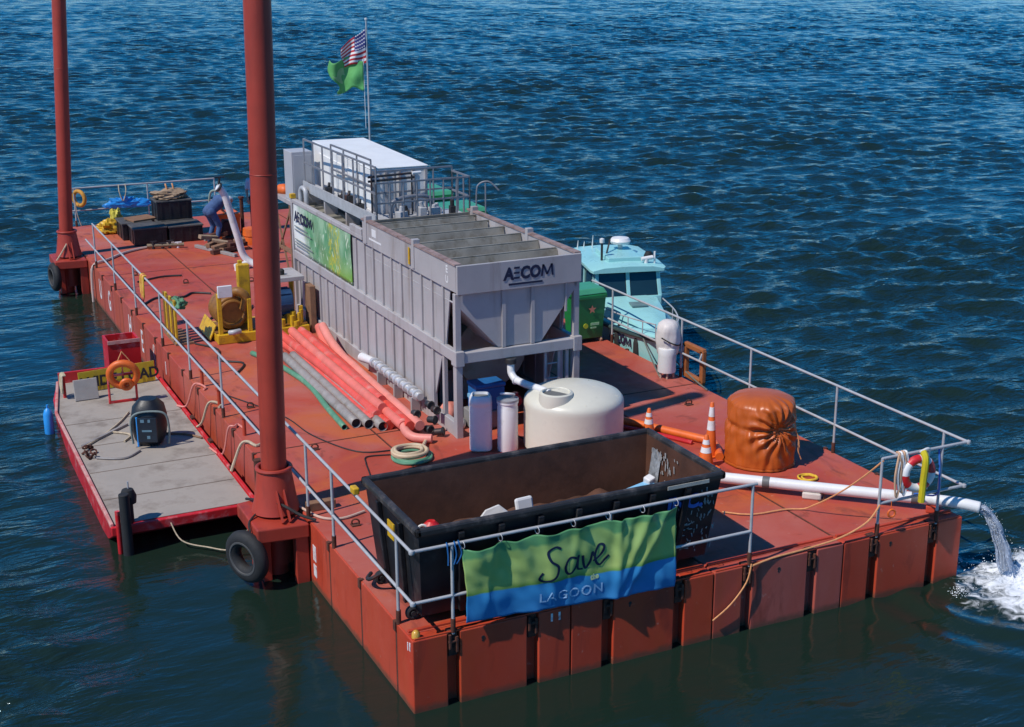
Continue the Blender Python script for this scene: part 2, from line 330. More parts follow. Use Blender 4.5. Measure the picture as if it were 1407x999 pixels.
    h = mth('ADD', mth('MULTIPLY', noi(0.9, 2.4, 3, -0.25, 0.6), 0.62), mth('ADD', mth('MULTIPLY', noi(3.6, 8.5, 3, -0.1, 0.5), 0.16), mth('MULTIPLY', noi(11, 22, 2, -0.35), 0.035)))
    h = mth('MULTIPLY', h, att.outputs['Fac'])
    bp = n.new('ShaderNodeBump'); bp.inputs['Strength'].default_value = 1.0; bp.inputs['Distance'].default_value = 0.26; l.new(h, bp.inputs['Height']); l.new(bp.outputs[0], b.inputs['Normal'])
    # foam where the discharge lands, and flecks drifting away from it
    sep = n.new('ShaderNodeSeparateXYZ'); l.new(geo.outputs['Position'], sep.inputs[0])
    ex = mth('MULTIPLY', mth('SUBTRACT', sep.outputs[0], 8.95), 1/1.35); ey = mth('MULTIPLY', mth('SUBTRACT', sep.outputs[1], -0.85), 1/1.15)
    d = mth('SQRT', mth('ADD', mth('MULTIPLY', ex, ex), mth('MULTIPLY', ey, ey)))
    fn_ = mth('ADD', mth('MULTIPLY', noi(6, 6, 8, 0, 1.2), 0.75), mth('MULTIPLY', noi(2, 2, 4, 0, 0.8), 0.55))
    fo = n.new('ShaderNodeMapRange'); fo.interpolation_type = 'SMOOTHSTEP'; fo.inputs[1].default_value = 0.02; fo.inputs[2].default_value = 0.34
    l.new(mth('SUBTRACT', fn_, mth('MULTIPLY', d, 0.60)), fo.inputs[0])
    mx = n.new('ShaderNodeMix'); mx.data_type = 'RGBA'; l.new(fo.outputs[0], mx.inputs[0]); mx.inputs[6].default_value = (0.0095, 0.0215, 0.0150, 1); mx.inputs[7].default_value = (0.80, 0.82, 0.84, 1)
    l.new(mx.outputs[2], b.inputs['Base Color'])
    ro = n.new('ShaderNodeMapRange'); ro.inputs[3].default_value = 0.11; ro.inputs[4].default_value = 0.7; l.new(fo.outputs[0], ro.inputs[0]); l.new(ro.outputs[0], b.inputs['Roughness'])
    b.inputs['IOR'].default_value = 1.42; b.inputs['Specular Tint'].default_value = (0.7, 0.88, 1.0, 1)
    me.materials.append(m)
    o['kind'] = 'structure'; o['label'] = 'choppy dark blue green lagoon water'
make_water()

# ------------------------------------------------------------------ the barge
BW, BL = 7.95, 26.2
barge = thing('barge', 'long red sectional steel barge carrying the treatment plant', 'barge', (BW/2, BL/2, WZ))
SW, SL = BW/4, BL/4
side_locks = [0.52+1.2*k for k in range(22)]
def hull_poly(i, j):
    g = 0.008; x0, x1, y0, y1 = i*SW+(g if i else 0), (i+1)*SW-(g if i < 3 else 0), j*SL+(g if j else 0), (j+1)*SL-(g if j < 3 else 0)
    p = [(x0, y0)]
    if j == 0:
        for k in (0.5, 1.5):
            c = i*SW+k*SW/2; p += [(c-0.075, y0), (c-0.075, y0+0.13), (c+0.075, y0+0.13), (c+0.075, y0)]
    p.append((x1, y0))
    ly = [y for y in side_locks if y0+0.06 < y < y1-0.06]
    if i == 3:
        for y in ly: p += [(x1, y-0.025), (x1-0.05, y-0.025), (x1-0.05, y+0.025), (x1, y+0.025)]
    p.append((x1, y1)); p.append((x0, y1))
    if i == 0:
        for y in reversed(ly): p += [(x0, y+0.025), (x0+0.05, y+0.025), (x0+0.05, y-0.025), (x0, y-0.025)]
    return p
for j in range(4):
    for i in range(4):
        MB().prism(hull_poly(i, j), WZ-0.7, 0)  .build('hull_section', hullp_m if (i, j) in ((2, 0), (0, 2), (0, 3), (0, 1)) else hull_m, barge, bevel=0.012)
        # painted walking surface, a sheet of its own on the section
        x0, x1, y0, y1 = i*SW, (i+1)*SW, j*SL, (j+1)*SL
        MB().box(x0+0.02, x1-0.02, y0+(0.17 if j == 0 else 0.02), y1-0.02, 0.0, 0.006).build('deck_plate', deck_m, barge)
# front edge: a flat bar along the deck edge, lock lugs, drain holes
for i in range(4):
    MB().box(i*SW+0.03, (i+1)*SW-0.03, 0.19, 0.235, 0.0, 0.035).build('edge_bar', hull_m, barge, bevel=0.006)
    MB().box(i*SW+0.03, (i+1)*SW-0.03, 0.012, 0.035, 0.0, 0.02).build('edge_bar', hull_m, barge, bevel=0.004)
    for k in (0.5, 1.5):
        c = i*SW+k*SW/2
        m = MB().box(c-0.055, c+0.055, 0.03, 0.125, -0.30, 0.012)
        m.box(c-0.06, c-0.03, -0.012, 0.10, -0.20, -0.02).box(c+0.025, c+0.055, -0.012, 0.10, -0.25, -0.05)
        m.cyl((c-0.065, 0.01, -0.11), (c+0.065, 0.01, -0.11), 0.022, n=8)
        m.build('lock_lug', rust_m, barge, bevel=0.006)
    dm = MB(); c = i*SW+SW/2+random.uniform(-0.25, 0.1)
    dm.cyl((c, -0.004, -0.14), (c, 0.02, -0.14), 0.022, n=10); dm.cyl((c-0.005, -0.003, -0.175), (c-0.005, 0.02, -0.175), 0.013, n=8)
    dm.build('drain_hole', rubber_m, barge)
for y in side_locks:
    for x, sg in ((0.0, 1), (BW, -1)):
        m = MB().box(min(x+sg*0.004, x+sg*0.045), max(x+sg*0.004, x+sg*0.045), y-0.022, y+0.022, -0.95, 0.015)
        m.box(x-0.02, x+0.02, y-0.035, y+0.035, -0.10, 0.02)
        m.build('lock_lug', rust_m, barge)
# weld beads and rubbed lines between deck sections
for j in range(1, 4):
    MB().box(0.05, BW-0.05, j*SL-0.012, j*SL+0.012, -0.02, 0.008).build('deck_seam', rust_m, barge)
for i in range(1, 4):
    MB().box(i*SW-0.010, i*SW+0.010, 0.25, BL-0.05, -0.02, 0.0075).build('deck_seam', rust_m, barge)
for x, y in ((0.55, 8.7), (1.0, 16.6), (0.5, 3.3), (6.6, 1.3), (7.2, 5.6), (5.2, 3.6), (2.6, 15.2), (3.0, 17.6), (0.7, 19.4), (1.6, 18.1), (1.3, 10.2), (0.9, 6.3), (2.9, 3.2)):
    m = MB().torus((x, y, 0.05), 0.05, 0.012, (0.3, 0.9, 0.2), 14, 6); m.box(x-0.06, x+0.06, y-0.05, y+0.05, 0.006, 0.022)
    m.build('pad_eye', rust_m, barge)
# letters down the side and draught marks
for ch, y in zip('HUG HES', (21.35, 20.15, 18.95, 17.7, 16.45, 15.15, 13.95)):
    if ch == ' ': continue
    text_mb(ch, 0.72, lambda u, v, d, y=y: (-0.004-d, y-u*0.62, -0.64+v*0.9), 0.002, 0, 0.012, align='CENTER').build('side_letter', wink_m, barge)
MB().box(-0.006, 0.001, 12.83, 12.88, -0.5, -0.25).build('side_letter', wink_m, barge)
MB().box(-0.006, 0.001, 3.50, 3.62, -0.52, -0.30).box(-0.006, 0.001, 3.50, 3.62, -0.75, -0.58).build('draught_mark', wink_m, barge)
MB().box(-0.006, 0.001, 0.06, 0.09, -0.15, -0.05).box(-0.006, 0.001, 0.13, 0.15, -0.17, -0.07).build('draught_mark', wink_m, barge)
for x in (1.72, 1.82): MB().box(x, x+0.025, -0.006, 0.001, -0.14, -0.04).build('draught_mark', wink_m, barge)

# spud wells hang outboard of the left side
def spud(yc, xb, xt, dia, zb, zt, label, wl_label):
    wz = 0.62
    well = MB()
    well.lathe([(dia*0.5+0.035, -0.75), (dia*0.5+0.035, 0.0), (dia*0.5+0.16, 0.02), (dia*0.5+0.12, 0.16), (dia*0.5+0.055, wz), (dia*0.5+0.03, wz), (dia*0.5+0.03, 0.1), (dia*0.5+0.03, -0.75)], (xb, yc, 0), 28)
    wo = well.build('spud_well', spud_m, barge, smooth=True)
    MB().torus((xb, yc, wz), dia*0.5+0.055, 0.03, n=28, m=8).build('collar', spud_m, wo, smooth=True)
    pl = MB().prism([(xb-0.42, yc-0.55), (-0.02, yc-0.62), (-0.02, yc+0.62), (xb-0.42, yc+0.5)], -0.22, -0.02)
    pl.build('bracket', spud_m, wo, bevel=0.02)
    lg = MB()
    for yy in (yc-0.48, yc+0.48): lg.box(-0.20, -0.02, yy-0.07, yy+0.07, -1.4, -0.22)
    lg.box(xb-0.30, xb-0.18, yc-0.3, yc+0.3, -0.9, -0.22)
    lg.build('bracket_leg', spud_m, wo, bevel=0.01)
    for a in (-1, 1):
        MB().bar((xb+a*0.05, yc-0.5, 0.0), (xb+a*0.05, yc-dia*0.5-0.06, 0.36), 0.02, 0.06).build('gusset', spud_m, wo)
    p = thing('spud_pile', label, 'pile', (xb, yc, WZ-1.0))
    d = (Vector((xt, yc, zt))-Vector((xb, yc, zb))); k = d/d.z
    b0 = Vector((xb, yc, zb)); prof = [b0+k*(z-zb) for z in (WZ-1.0, 3, 6, 10.0)]
    MB().tube(prof, dia/2, 32).build('pile_tube', spud_m, p, smooth=True)
    for z in (4.6,):
        q = b0+k*(z-zb); MB().torus(q, dia/2, 0.006, n=32, m=6).build('weld_ring', spud_m, p, smooth=True)
    return wo
spud(4.3, -0.295, -0.17, 0.345, 0.55, 6.75, 'thick red steel spud pile standing beside the coiled beige hose', '')
spud(22.4, -0.36, -0.02, 0.33, 0.85, 6.2, 'red steel spud pile at the stern beside the black crates', '')

# ------------------------------------------------------------------ guard rails
RR = 0.0195
def rail_post(root, x, y, h=1.07):
    m = MB().cyl((x, y, -0.02), (x, y, h), RR, n=10); o = m.build('post', galv_m, root, smooth=True)
    MB().cyl((x, y, 0.0), (x, y, 0.17), RR+0.01, n=10).build('socket', rust_m, o, smooth=True)
def rail(root, pts, r=RR): MB().tube(pts, r, 10).build('rail', galv_m, root, smooth=True)
g = thing('guard_rail', 'pipe guard rail running past the spud piles and round the dumpster corner', 'railing', (0.02, 0, 0))
for y in (0.47, 2.75, 3.83, 8.41, 10.74, 13.08, 15.68, 18.12, 20.63): rail_post(g, 0.02, y)
for x in (0.5, 2.5, 4.5): rail_post(g, x, 0.02)
rail(g, [(0.02, 20.7, 1.07), (0.02, -0.0, 1.07)]); rail(g, [(0.02, 22.0, 0.45), (0.02, 0.0, 0.45)])
rail(g, [(0.02, 0.02, 1.07), (4.56, 0.02, 1.07)]); rail(g, [(0.02, 0.02, 0.45), (4.5, 0.02, 0.45)])
MB().lathe([(0.0, -0.035), (0.03, -0.02), (0.035, 0), (0.03, 0.02), (0.0, 0.035)], (0.02, 0.01, 1.07), 12).build('rail_elbow', galv_m, g, smooth=True)
MB().lathe([(0.0, -0.035), (0.03, -0.02), (0.035, 0), (0.03, 0.02), (0.0, 0.035)], (0.02, 0.01, 0.45), 12).build('rail_elbow', galv_m, g, smooth=True)
g = thing('guard_rail', 'pipe guard rail round the corner above the discharge pipe outlet', 'railing', (BW-0.02, 0, 0))
for x in (6.5, 7.5): rail_post(g, x, 0.02)
for y in (0.46, 2.72, 4.92, 7.01, 9.48): rail_post(g, BW-0.02, y)
for z in (1.07, 0.45):
    rail(g, [(6.5, 0.02, z), (BW-0.02, 0.02, z)]); rail(g, [(BW-0.02, 0.0, z), (BW-0.02, 10.3, z)])
    MB().lathe([(0.0, -0.035), (0.03, -0.02), (0.035, 0), (0.03, 0.02), (0.0, 0.035)], (BW-0.02, 0.01, z), 12).build('rail_elbow', galv_m, g, smooth=True)
g = thing('guard_rail', 'short pipe guard rail along the far stern behind the black crates', 'railing', (2.3, BL-0.05, 0))
for x in (0.4, 2.4, 4.3): rail_post(g, x, BL-0.05)
for z in (1.07, 0.45): rail(g, [(0.25, BL-0.05, z), (4.3, BL-0.05, z)])

# ------------------------------------------------------------------ settling tank
TX0, TX1, TY0, TY1 = 3.10, 5.15, 5.85, 14.3
tk = thing('settling_tank', 'tall grey ribbed steel settling tank on legs in the middle of the barge', 'tank', ((TX0+TX1)/2, 10, 0))
def part(m, name, mat, par=tk, **kw): return m.build(name, mat, par, **kw)
ZB, ZM0, ZM1, ZT = 0.24, 1.22, 1.40, 2.34
for sx, x in ((-1, TX0), (1, TX1)):
    inn = x-sx*0.006
    lo, hi = x-0.03, x+0.03
    # lower and upper side sheets, set back from the frame
    part(MB().plate([(inn, 6.85, ZB), (inn, TY1, ZB), (inn, TY1, ZM0), (inn, 6.45, ZM0)], 0.02), 'side_sheet', tank_m)
    part(MB().plate([(inn, 6.3, ZM1), (inn, TY1, ZM1), (inn, TY1, ZT), (inn, 6.1, ZT)], 0.02), 'side_sheet', tank_m)
    part(MB().box(lo-0.015, hi+0.015, TY0, TY1, 0.0, ZB), 'sill_beam', tank_m, bevel=0.01)
    part(MB().box(lo-0.02, hi+0.02, TY0, TY1, ZM0, ZM1), 'mid_beam', tank_m, bevel=0.012)
    k = 0; y = TY0+0.5
    while y < TY1-0.1:
        if y > 6.9: part(MB().box(x-0.026, x+0.026, y-0.03, y+0.03, ZB+0.001, ZM0-0.001), 'rib', tank_m)
        else: part(MB().box(x-0.03, x+0.03, y-0.04, y+0.04, ZB+0.001, ZM0-0.001), 'leg', tank_m)
        if y > 6.2: part(MB().box(x-0.026, x+0.026, y-0.03, y+0.03, ZM1+0.001, (ZT if y < 10.5 else 2.38)-0.001), 'rib', tank_m)
        y += 0.45; k += 1
    # deep rim band round the open basin at the front
    part(MB().box(x-0.04, x+0.04, TY0-0.06, 9.95, ZT, 2.76), 'rim_band', tank_m, bevel=0.01)
    part(MB().box(x-0.055, x+0.055, TY0-0.07, 9.97, 2.76, 2.79), 'rim_cap', M('rim_rust', (0.30, 0.21, 0.19), 0.7, 0, 0.3, 6, 0.2, 40, (0.13, 0.06, 0.04), 0.5, 5))
    for yy in (7.5, 9.75): part(MB().box(x-sx*0.0-0.058, x+0.058, yy-0.05, yy+0.05, ZT+0.04, 2.86), 'lifting_post', tank_m, bevel=0.006)
    part(MB().box(lo-0.02, hi+0.02, 9.98, TY1, 2.38, 2.46), 'top_beam', tank_m, bevel=0.01)
part(MB().box(TX0-0.064, TX0-0.056, 7.62, 7.68, 2.42, 2.70), 'level_mark', yellow_m)
for yy, ch in ((5.95, 'E\nU'),):
    part(text_mb(ch, 0.16, lambda u, v, d, yy=yy: (TX0-0.042-d, 6.12-u, 2.60+v), 0.001, 0, 0.004, align='CENTER'), 'stencil_mark', white_m)
part(MB().box(TX0-0.044, TX0-0.04, 9.25, 9.45, 2.55, 2.68).box(TX0-0.0435, TX0-0.04, 9.0, 9.6, 2.47, 2.50), 'stencil_mark', white_m)
part(MB().box(TX0-0.05, TX0+0.02, 9.99, 10.62, 2.46, 2.58), 'end_block', tank_m, bevel=0.01)
# front: rim, hopper plate with ribs, cross beam, corner legs
part(MB().plate([(TX0-0.04, TY0-0.075, ZT-0.02), (TX1+0.04, TY0-0.075, ZT-0.02), (TX1+0.04, TY0-0.075, 2.77), (TX0-0.04, TY0-0.075, 2.77)], 0.05), 'rim_band', tank_m, bevel=0.008)
hp = [(TX0+0.0, TY0-0.02, ZT-0.02), (TX1, TY0-0.02, ZT-0.02), (TX1, TY0-0.02, ZT-0.1), (4.52, TY0-0.02, ZM1), (3.78, TY0-0.02, ZM1), (TX0, TY0-0.02, ZT-0.22)]
part(MB().plate(list(reversed(hp)), 0.03), 'hopper_front', tank_m, bevel=0.005)
part(MB().plate([(TX0, TY0+0.012, ZT-0.2), (3.78, TY0+0.012, ZM1), (3.78, 9.9, ZM1), (TX0, 9.9, ZT-0.2)], 0.02), 'hopper_side', tank_m)
part(MB().plate([(4.52, TY0+0.012, ZM1), (TX1, TY0+0.012, ZT-0.1), (TX1, 9.9, ZT-0.1), (4.52, 9.9, ZM1)], 0.02), 'hopper_side', tank_m)
part(MB().box(3.80, 4.50, TY0+0.012, 9.9, ZM1-0.03, ZM1), 'hopper_floor', tank_m)
for x in (3.86, 4.36): part(MB().box(x-0.03, x+0.03, TY0-0.085, TY0-0.055, ZM1, ZT-0.03), 'hopper_rib', tank_m)
part(MB().box(4.93, 4.96, TY0-0.085, TY0-0.055, 1.85, ZT-0.03), 'hopper_rib', tank_m)
part(MB().box(TX0+0.06, TX1-0.06, TY0-0.10, TY0+0.06, ZM0, ZM1-0.01), 'cross_beam', tank_m, bevel=0.012)
for x in (TX0, TX1):
    part(MB().box(x-0.055, x+0.055, TY0-0.075, TY0+0.05, 0.0, ZM0-0.02), 'leg', tank_m, bevel=0.008)
    part(MB().box(x-0.05, x+0.05, TY0-0.05, TY0+0.045, ZM1, ZT-0.02), 'leg', tank_m, bevel=0.008)
    part(MB().box(x-0.075, x+0.075, TY0-0.115, TY0+0.075, ZM0-0.04, ZM1+0.02), 'corner_block', tank_m, bevel=0.01)
    part(MB().box(x-0.055, x+0.055, TY1-0.1, TY1+0.002, 0.0, 2.38), 'leg', tank_m, bevel=0.008)
# ladder under the cross beam
for x in (4.62, 4.86): part(MB().box(x-0.018, x+0.018, TY0-0.02, TY0+0.02, 0.0, ZM0), 'ladder_rail', tank_m)
for z in (0.25, 0.5, 0.75, 1.0): part(MB().cyl((4.62, TY0, z), (4.86, TY0, z), 0.012, n=8), 'ladder_rung', tank_m, smooth=True)
part(MB().box(4.98, 5.03, TY0-0.02, TY0+0.02, 0.0, ZM0), 'brace', tank_m)
# round belly vessel and the dark void underneath
part(MB().tube([(4.1, 6.75, 1.05), (4.1, 13.9, 1.05)], 0.62, 28), 'belly_vessel', M('belly_tan', (0.30, 0.26, 0.21), 0.6, 0, 0.2, 2, 0.1, 20, (0.2, 0.15, 0.1), 0.4, 3), smooth=True)
for y in (7.6, 10.0, 12.6): part(MB().box(3.5, 4.7, y-0.05, y+0.05, 0.0, 0.55), 'saddle', tank_m)
part(MB().box(TX0+0.05, TX1-0.05, TY1-0.05, TY1-0.02, 0.02, 2.38), 'end_sheet', tank_m)
# basin inside: sloping weir plates over settled water
part(MB().box(TX0+0.045, TX1-0.045, 9.86, 9.9, ZM1, 2.74), 'basin_wall', tankin_m)
part(MB().box(TX0+0.042, TX1-0.042, TY0+0.02, 9.85, 2.38, 2.40), 'basin_water', tankin_m)
for i, y in enumerate((6.35, 7.0, 7.65, 8.3, 8.95, 9.5)):
    part(MB().obox(((TX0+TX1)/2, y, 2.56), TX1-TX0-0.09-(0.02*i), 0.035, 0.34, 0, R(-22)), 'weir_plate', tankin_m, bevel=0.006)
    part(MB().box(TX0+0.05, TX1-0.05, y+0.065, y+0.105, 2.70, 2.74), 'weir_bar', tankin_m)
    if i < 5: part(MB().box(TX1-0.75+0.05*i, TX1-0.2, y+0.34, y+0.40, 2.405, 2.43), 'foam_scum', white_m)
# rear roof and walkway
part(MB().box(TX0+0.045, TX1-0.045, 9.91, TY1-0.02, 2.28, 2.31), 'roof_sheet', tankin_m)
for y in np.arange(10.3, 14.2, 0.55): part(MB().box(TX0+0.05, 3.55, y-0.03, y+0.03, 2.312, 2.36), 'roof_stiffener', tankin_m)
# AECOM lettering on the front rim
fy = TY0-0.127
def logo(fn, size, name, par, ink=ink_m):
    m = text_mb('A', size, lambda u, v, d: fn(u*0.95, v, d), 0.002, 0.08, 0.012)
    for k in (0, 0.31, 0.62): 
        a = [fn(size*(0.66+0.03*k), size*k*0.98, 0), fn(size*1.08, size*k*0.98, 0), fn(size*1.10, size*(k*0.98+0.12), 0), fn(size*(0.70+0.03*k), size*(k*0.98+0.12), 0)]
        b = [fn(size*(0.66+0.03*k), size*k*0.98, 0.003), fn(size*1.08, size*k*0.98, 0.003), fn(size*1.10, size*(k*0.98+0.12), 0.003), fn(size*(0.70+0.03*k), size*(k*0.98+0.12), 0.003)]
        m.add(a+b, [(0, 1, 2, 3), (7, 6, 5, 4), (0, 4, 5, 1), (1, 5, 6, 2), (2, 6, 7, 3), (3, 7, 4, 0)])
    text_mb('CO', size, lambda u, v, d: fn(u*0.93+size*1.14, v, d), 0.002, 0.05, 0.012, mb=m)
    hh = size*0.70; x0 = size*2.66; ww = size*0.78; st = size*0.13
    for a, b in (((0, 0), (0.12, 1)), ((0.12, 1), (0.47, 0.12)), ((0.47, 0.12), (0.90, 1)), ((0.90, 1), (0.98, 0))):
        p = [(x0+a[0]*ww-st/2, a[1]*hh), (x0+a[0]*ww+st/2, a[1]*hh), (x0+b[0]*ww+st/2, b[1]*hh), (x0+b[0]*ww-st/2, b[1]*hh)]
        m.add([fn(q[0], q[1], -0.002) for q in p]+[fn(q[0], q[1], 0.002) for q in p], [(0, 1, 2, 3), (7, 6, 5, 4), (0, 4, 5, 1), (1, 5, 6, 2), (2, 6, 7, 3), (3, 7, 4, 0)])
    return m.build(name, ink, par)
logo(lambda u, v, d: (3.84+u*0.94, fy-0.003-d, 2.48+v), 0.26, 'lettering', tk)
part(MB().box(3.92, 4.50, fy-0.004, fy+0.001, 2.385, 2.415), 'lettering', ink_m)

# platform behind the tank end
pf = thing('end_platform', 'brown braced steel platform against the far end of the settling tank', 'platform', (4.2, 15.1, 0)); pf['kind'] = 'thing'
MB().box(3.1, 5.45, TY1+0.03, 15.95, 2.27, 2.35).build('deck', tank_m, pf)
for x in (3.15, 5.38):
    for y in (14.6, 15.88): MB().box(x-0.04, x+0.04, y-0.04, y+0.04, 0, 2.27).build('leg', wood_m, pf)
MB().bar((3.15, 14.62, 0.2), (3.15, 15.85, 2.2), 0.03, 0.05).build('brace', wood_m, pf)
MB().bar((3.15, 14.62, 2.2), (3.15, 15.85, 0.9), 0.03, 0.05).build('brace', wood_m, pf)
MB().box(3.12, 3.2, 14.55, 15.9, 1.2, 1.26).build('brace', wood_m, pf)

# white machine housing on the tank top
hs = thing('white_housing', 'long white flat-roofed housing on top of the settling tank', 'housing', (4.2, 13, 2.35))
MB().box(3.66, 4.78, 10.95, 15.1, 2.36, 3.46).build('body', wbox_m, hs, bevel=0.015)
MB().box(3.652, 4.788, 10.93, 15.11, 3.463, 3.49).build('roof', wbox_m, hs, bevel=0.012)
for x in (3.70, 3.96, 4.22, 4.48, 4.74): MB().box(x-0.022, x+0.022, 10.915, 10.948, 2.40, 3.44).build('rib', tank_m, hs)
MB().box(3.64, 3.658, 11.4, 12.4, 2.5, 3.3).build('door', wbox_m, hs, bevel=0.004)
MB().box(3.64, 3.658, 12.8, 14.6, 2.5, 3.3).build('door', wbox_m, hs, bevel=0.004)
hs.rotation_euler = (0, 0, -0.055); hs.location.x += 0.06
cb = thing('grey_cabinet', 'plain grey cabinet beside the end of the white housing', 'cabinet', (3.4, 14.8, 2.35))
MB().box(3.16, 3.6, 14.45, 15.0, 2.352, 3.37).build('body', M('cab_grey', (0.42, 0.42, 0.44), 0.5, 0, 0.06, 2), cb, bevel=0.01)
MB().box(3.19, 3.57, 14.437, 14.448, 2.42, 3.30).build('door', M('cab_grey', (0.4, 0.4, 0.4)), cb, bevel=0.004)
MB().torus((3.46, 14.405, 2.62), 0.10, 0.025, (0, 1, 0.15), 18, 8).build('hose_loop', rubber_m, cb, smooth=True)

# walkway with guard rails on the tank top
wk = thing('walkway', 'grey steel walkway with guard rails beside the white housing', 'walkway', (3.4, 12, 2.46))
MB().box(3.36, 3.62, 10.0, 14.3, 2.66, 2.70).build('grating', galv_m, wk)
MB().box(3.335, 3.358, 10.0, 14.3, 2.60, 2.80).build('toe_board', galv_m, wk)
for y in (10.4, 11.7, 13.0, 14.2): MB().box(3.36, 3.62, y-0.04, y+0.04, 2.312, 2.66).build('support', tank_m, wk)
MB().box(3.57, 5.2, 9.98, 10.85, 2.60, 2.64).build('grating', galv_m, wk)
for x in (3.7, 4.4, 5.05): MB().box(x-0.04, x+0.04, 10.2, 10.7, 2.312, 2.60).build('support', tank_m, wk)
steel_d = M('walk_steel', (0.26, 0.26, 0.28), 0.5, 0.4, 0.2, 6)
def wrail(pts, step, z0=2.5, h=0.98):
    P = [Vector(p) for p in pts]
    for a, b in zip(P, P[1:]):
        L_ = (b-a).length; n_ = max(1, round(L_/step))
        for i in range(n_+1):
            q = a.lerp(b, i/n_); MB().cyl((q.x, q.y, z0), (q.x, q.y, z0+h), 0.017, n=6).build('post', steel_d, wk)
        for hh in (h, h*0.5): MB().bar((a.x, a.y, z0+hh), (b.x, b.y, z0+hh), 0.03, 0.03).build('rail', steel_d, wk)
wrail([(3.37, 14.25, 0), (3.37, 10.02, 0)], 0.60, 2.70, 0.95)
wrail([(3.60, 13.2, 0), (3.60, 10.9, 0)], 0.75, 2.70, 0.95)
wrail([(3.37, 10.02, 0), (5.18, 10.02, 0)], 0.26, 2.64, 0.72)
wrail([(3.66, 10.83, 0), (5.18, 10.83, 0)], 0.36, 2.64, 0.80)
wrail([(5.18, 10.02, 0), (5.18, 10.83, 0)], 0.27, 2.64, 0.72)
# side gate loops leaning over the bins
lp = MB().tube(spline([(5.30, 9.98, 2.40), (5.30, 9.98, 3.05), (5.36, 9.98, 3.22), (5.52, 9.9, 3.26), (5.68, 9.82, 3.10)], 6), 0.016, 8)
lp.build('rail', steel_d, wk); MB().cyl((5.46, 9.93, 2.42), (5.46, 9.93, 3.24), 0.016, n=8).build('post', steel_d, wk)
MB().box(5.17, 5.7, 9.86, 10.4, 2.40, 2.44).build('grating', galv_m, wk)
# pipework and drives on the platform
pv = thing('valve_cluster', 'cluster of dark valves and drive motors on the tank walkway', 'valves', (4.2, 10.4, 2.64))
MB().tube(spline([(3.75, 10.3, 2.645), (3.75, 10.3, 2.9), (3.95, 10.35, 3.0), (4.4, 10.45, 3.0), (4.6, 10.5, 2.9), (4.6, 10.5, 2.645)], 6), 0.04, 10).build('pipe', steel_d, pv, smooth=True)
random.seed(17)
for x, y in ((3.92, 10.25), (4.15, 10.6), (4.35, 10.3), (4.75, 10.55), (4.95, 10.3), (4.55, 10.2)):
    h = random.uniform(0.08, 0.2); MB().obox((x, y, 2.645+h/2), random.uniform(0.1, 0.2), random.uniform(0.1, 0.18), h, random.uniform(0, 1.5)).cyl((x, y, 2.64+h), (x+random.uniform(-0.03, 0.03), y, 2.66+h+random.uniform(0.03, 0.10)), 0.04, n=10).build('motor', steelblk_m if random.random() < 0.6 else galv_m, pv, bevel=0.01)
for z in (3.38, 3.30): MB().tube([(3.45, 10.62+z*0.01, z), (4.35, 10.66, z+0.02)], 0.022, 8).build('pipe', steelblk_m, pv, smooth=True)
MB().cyl((3.5, 10.62, 2.645), (3.5, 10.62, 3.4), 0.016, n=8).build('stand', steelblk_m, pv); MB().cyl((4.3, 10.66, 2.645), (4.3, 10.66, 3.4), 0.016, n=8).build('stand', steelblk_m, pv)
MB().cyl((4.30, 10.64, 3.40), (4.48, 10.66, 3.40), 0.03, n=10).build('nozzle', white_m, pv, smooth=True)
for y in (11.3, 11.9, 12.3, 13.1):
    h = random.uniform(0.06, 0.16); MB().obox((3.5, y, 2.702+h/2), 0.12, 0.16, h, 0.2).cyl((3.5, y, 2.70+h), (3.52, y+0.03, 2.78+h), 0.03, n=10).build('motor', steelblk_m, pv, bevel=0.01)

# ------------------------------------------------------------------ green banner on the tank side
def print_mat(name, build):
    m = bpy.data.materials.new(name); m.use_nodes = True; n, l = m.node_tree.nodes, m.node_tree.links; b = n['Principled BSDF']
    geo = n.new('ShaderNodeNewGeometry'); sp = n.new('ShaderNodeSeparateXYZ'); l.new(geo.outputs['Position'], sp.inputs[0])
    class H:
        X, Y, Z = sp.outputs
        def mth(s, op, a, c=None):
            x = n.new('ShaderNodeMath'); x.operation = op
            for i, v in enumerate((a, c)):
                if v is None: continue
                if isinstance(v, (int, float)): x.inputs[i].default_value = v
                else: l.new(v, x.inputs[i])
            return x.outputs[0]
        def noise(s, scale, det=3, sc3=(1, 1, 1), dist=0):
            mp = n.new('ShaderNodeMapping'); mp.inputs['Scale'].default_value = sc3; l.new(geo.outputs['Position'], mp.inputs[0])
            t = n.new('ShaderNodeTexNoise'); t.inputs['Scale'].default_value = scale; t.inputs['Detail'].default_value = det; t.inputs['Distortion'].default_value = dist; l.new(mp.outputs[0], t.inputs['Vector']); return t.outputs[0]
        def step(s, v, a, c):
            x = n.new('ShaderNodeMapRange'); x.inputs[1].default_value = a; x.inputs[2].default_value = c
            if a > c: x.inputs[1].default_value = c; x.inputs[2].default_value = a; x.inputs[3].default_value = 1; x.inputs[4].default_value = 0
            l.new(v, x.inputs[0]); return x.outputs[0]
        def mix(s, f, a, c):
            x = n.new('ShaderNodeMix'); x.data_type = 'RGBA'; l.new(f, x.inputs[0])
            for k, v in ((6, a), (7, c)):
                if isinstance(v, tuple): x.inputs[k].default_value = (*v, 1)
                else: l.new(v, x.inputs[k])
            return x.outputs[2]
    h = H(); l.new(build(h), b.inputs['Base Color']); b.inputs['Roughness'].default_value = 0.42; return m
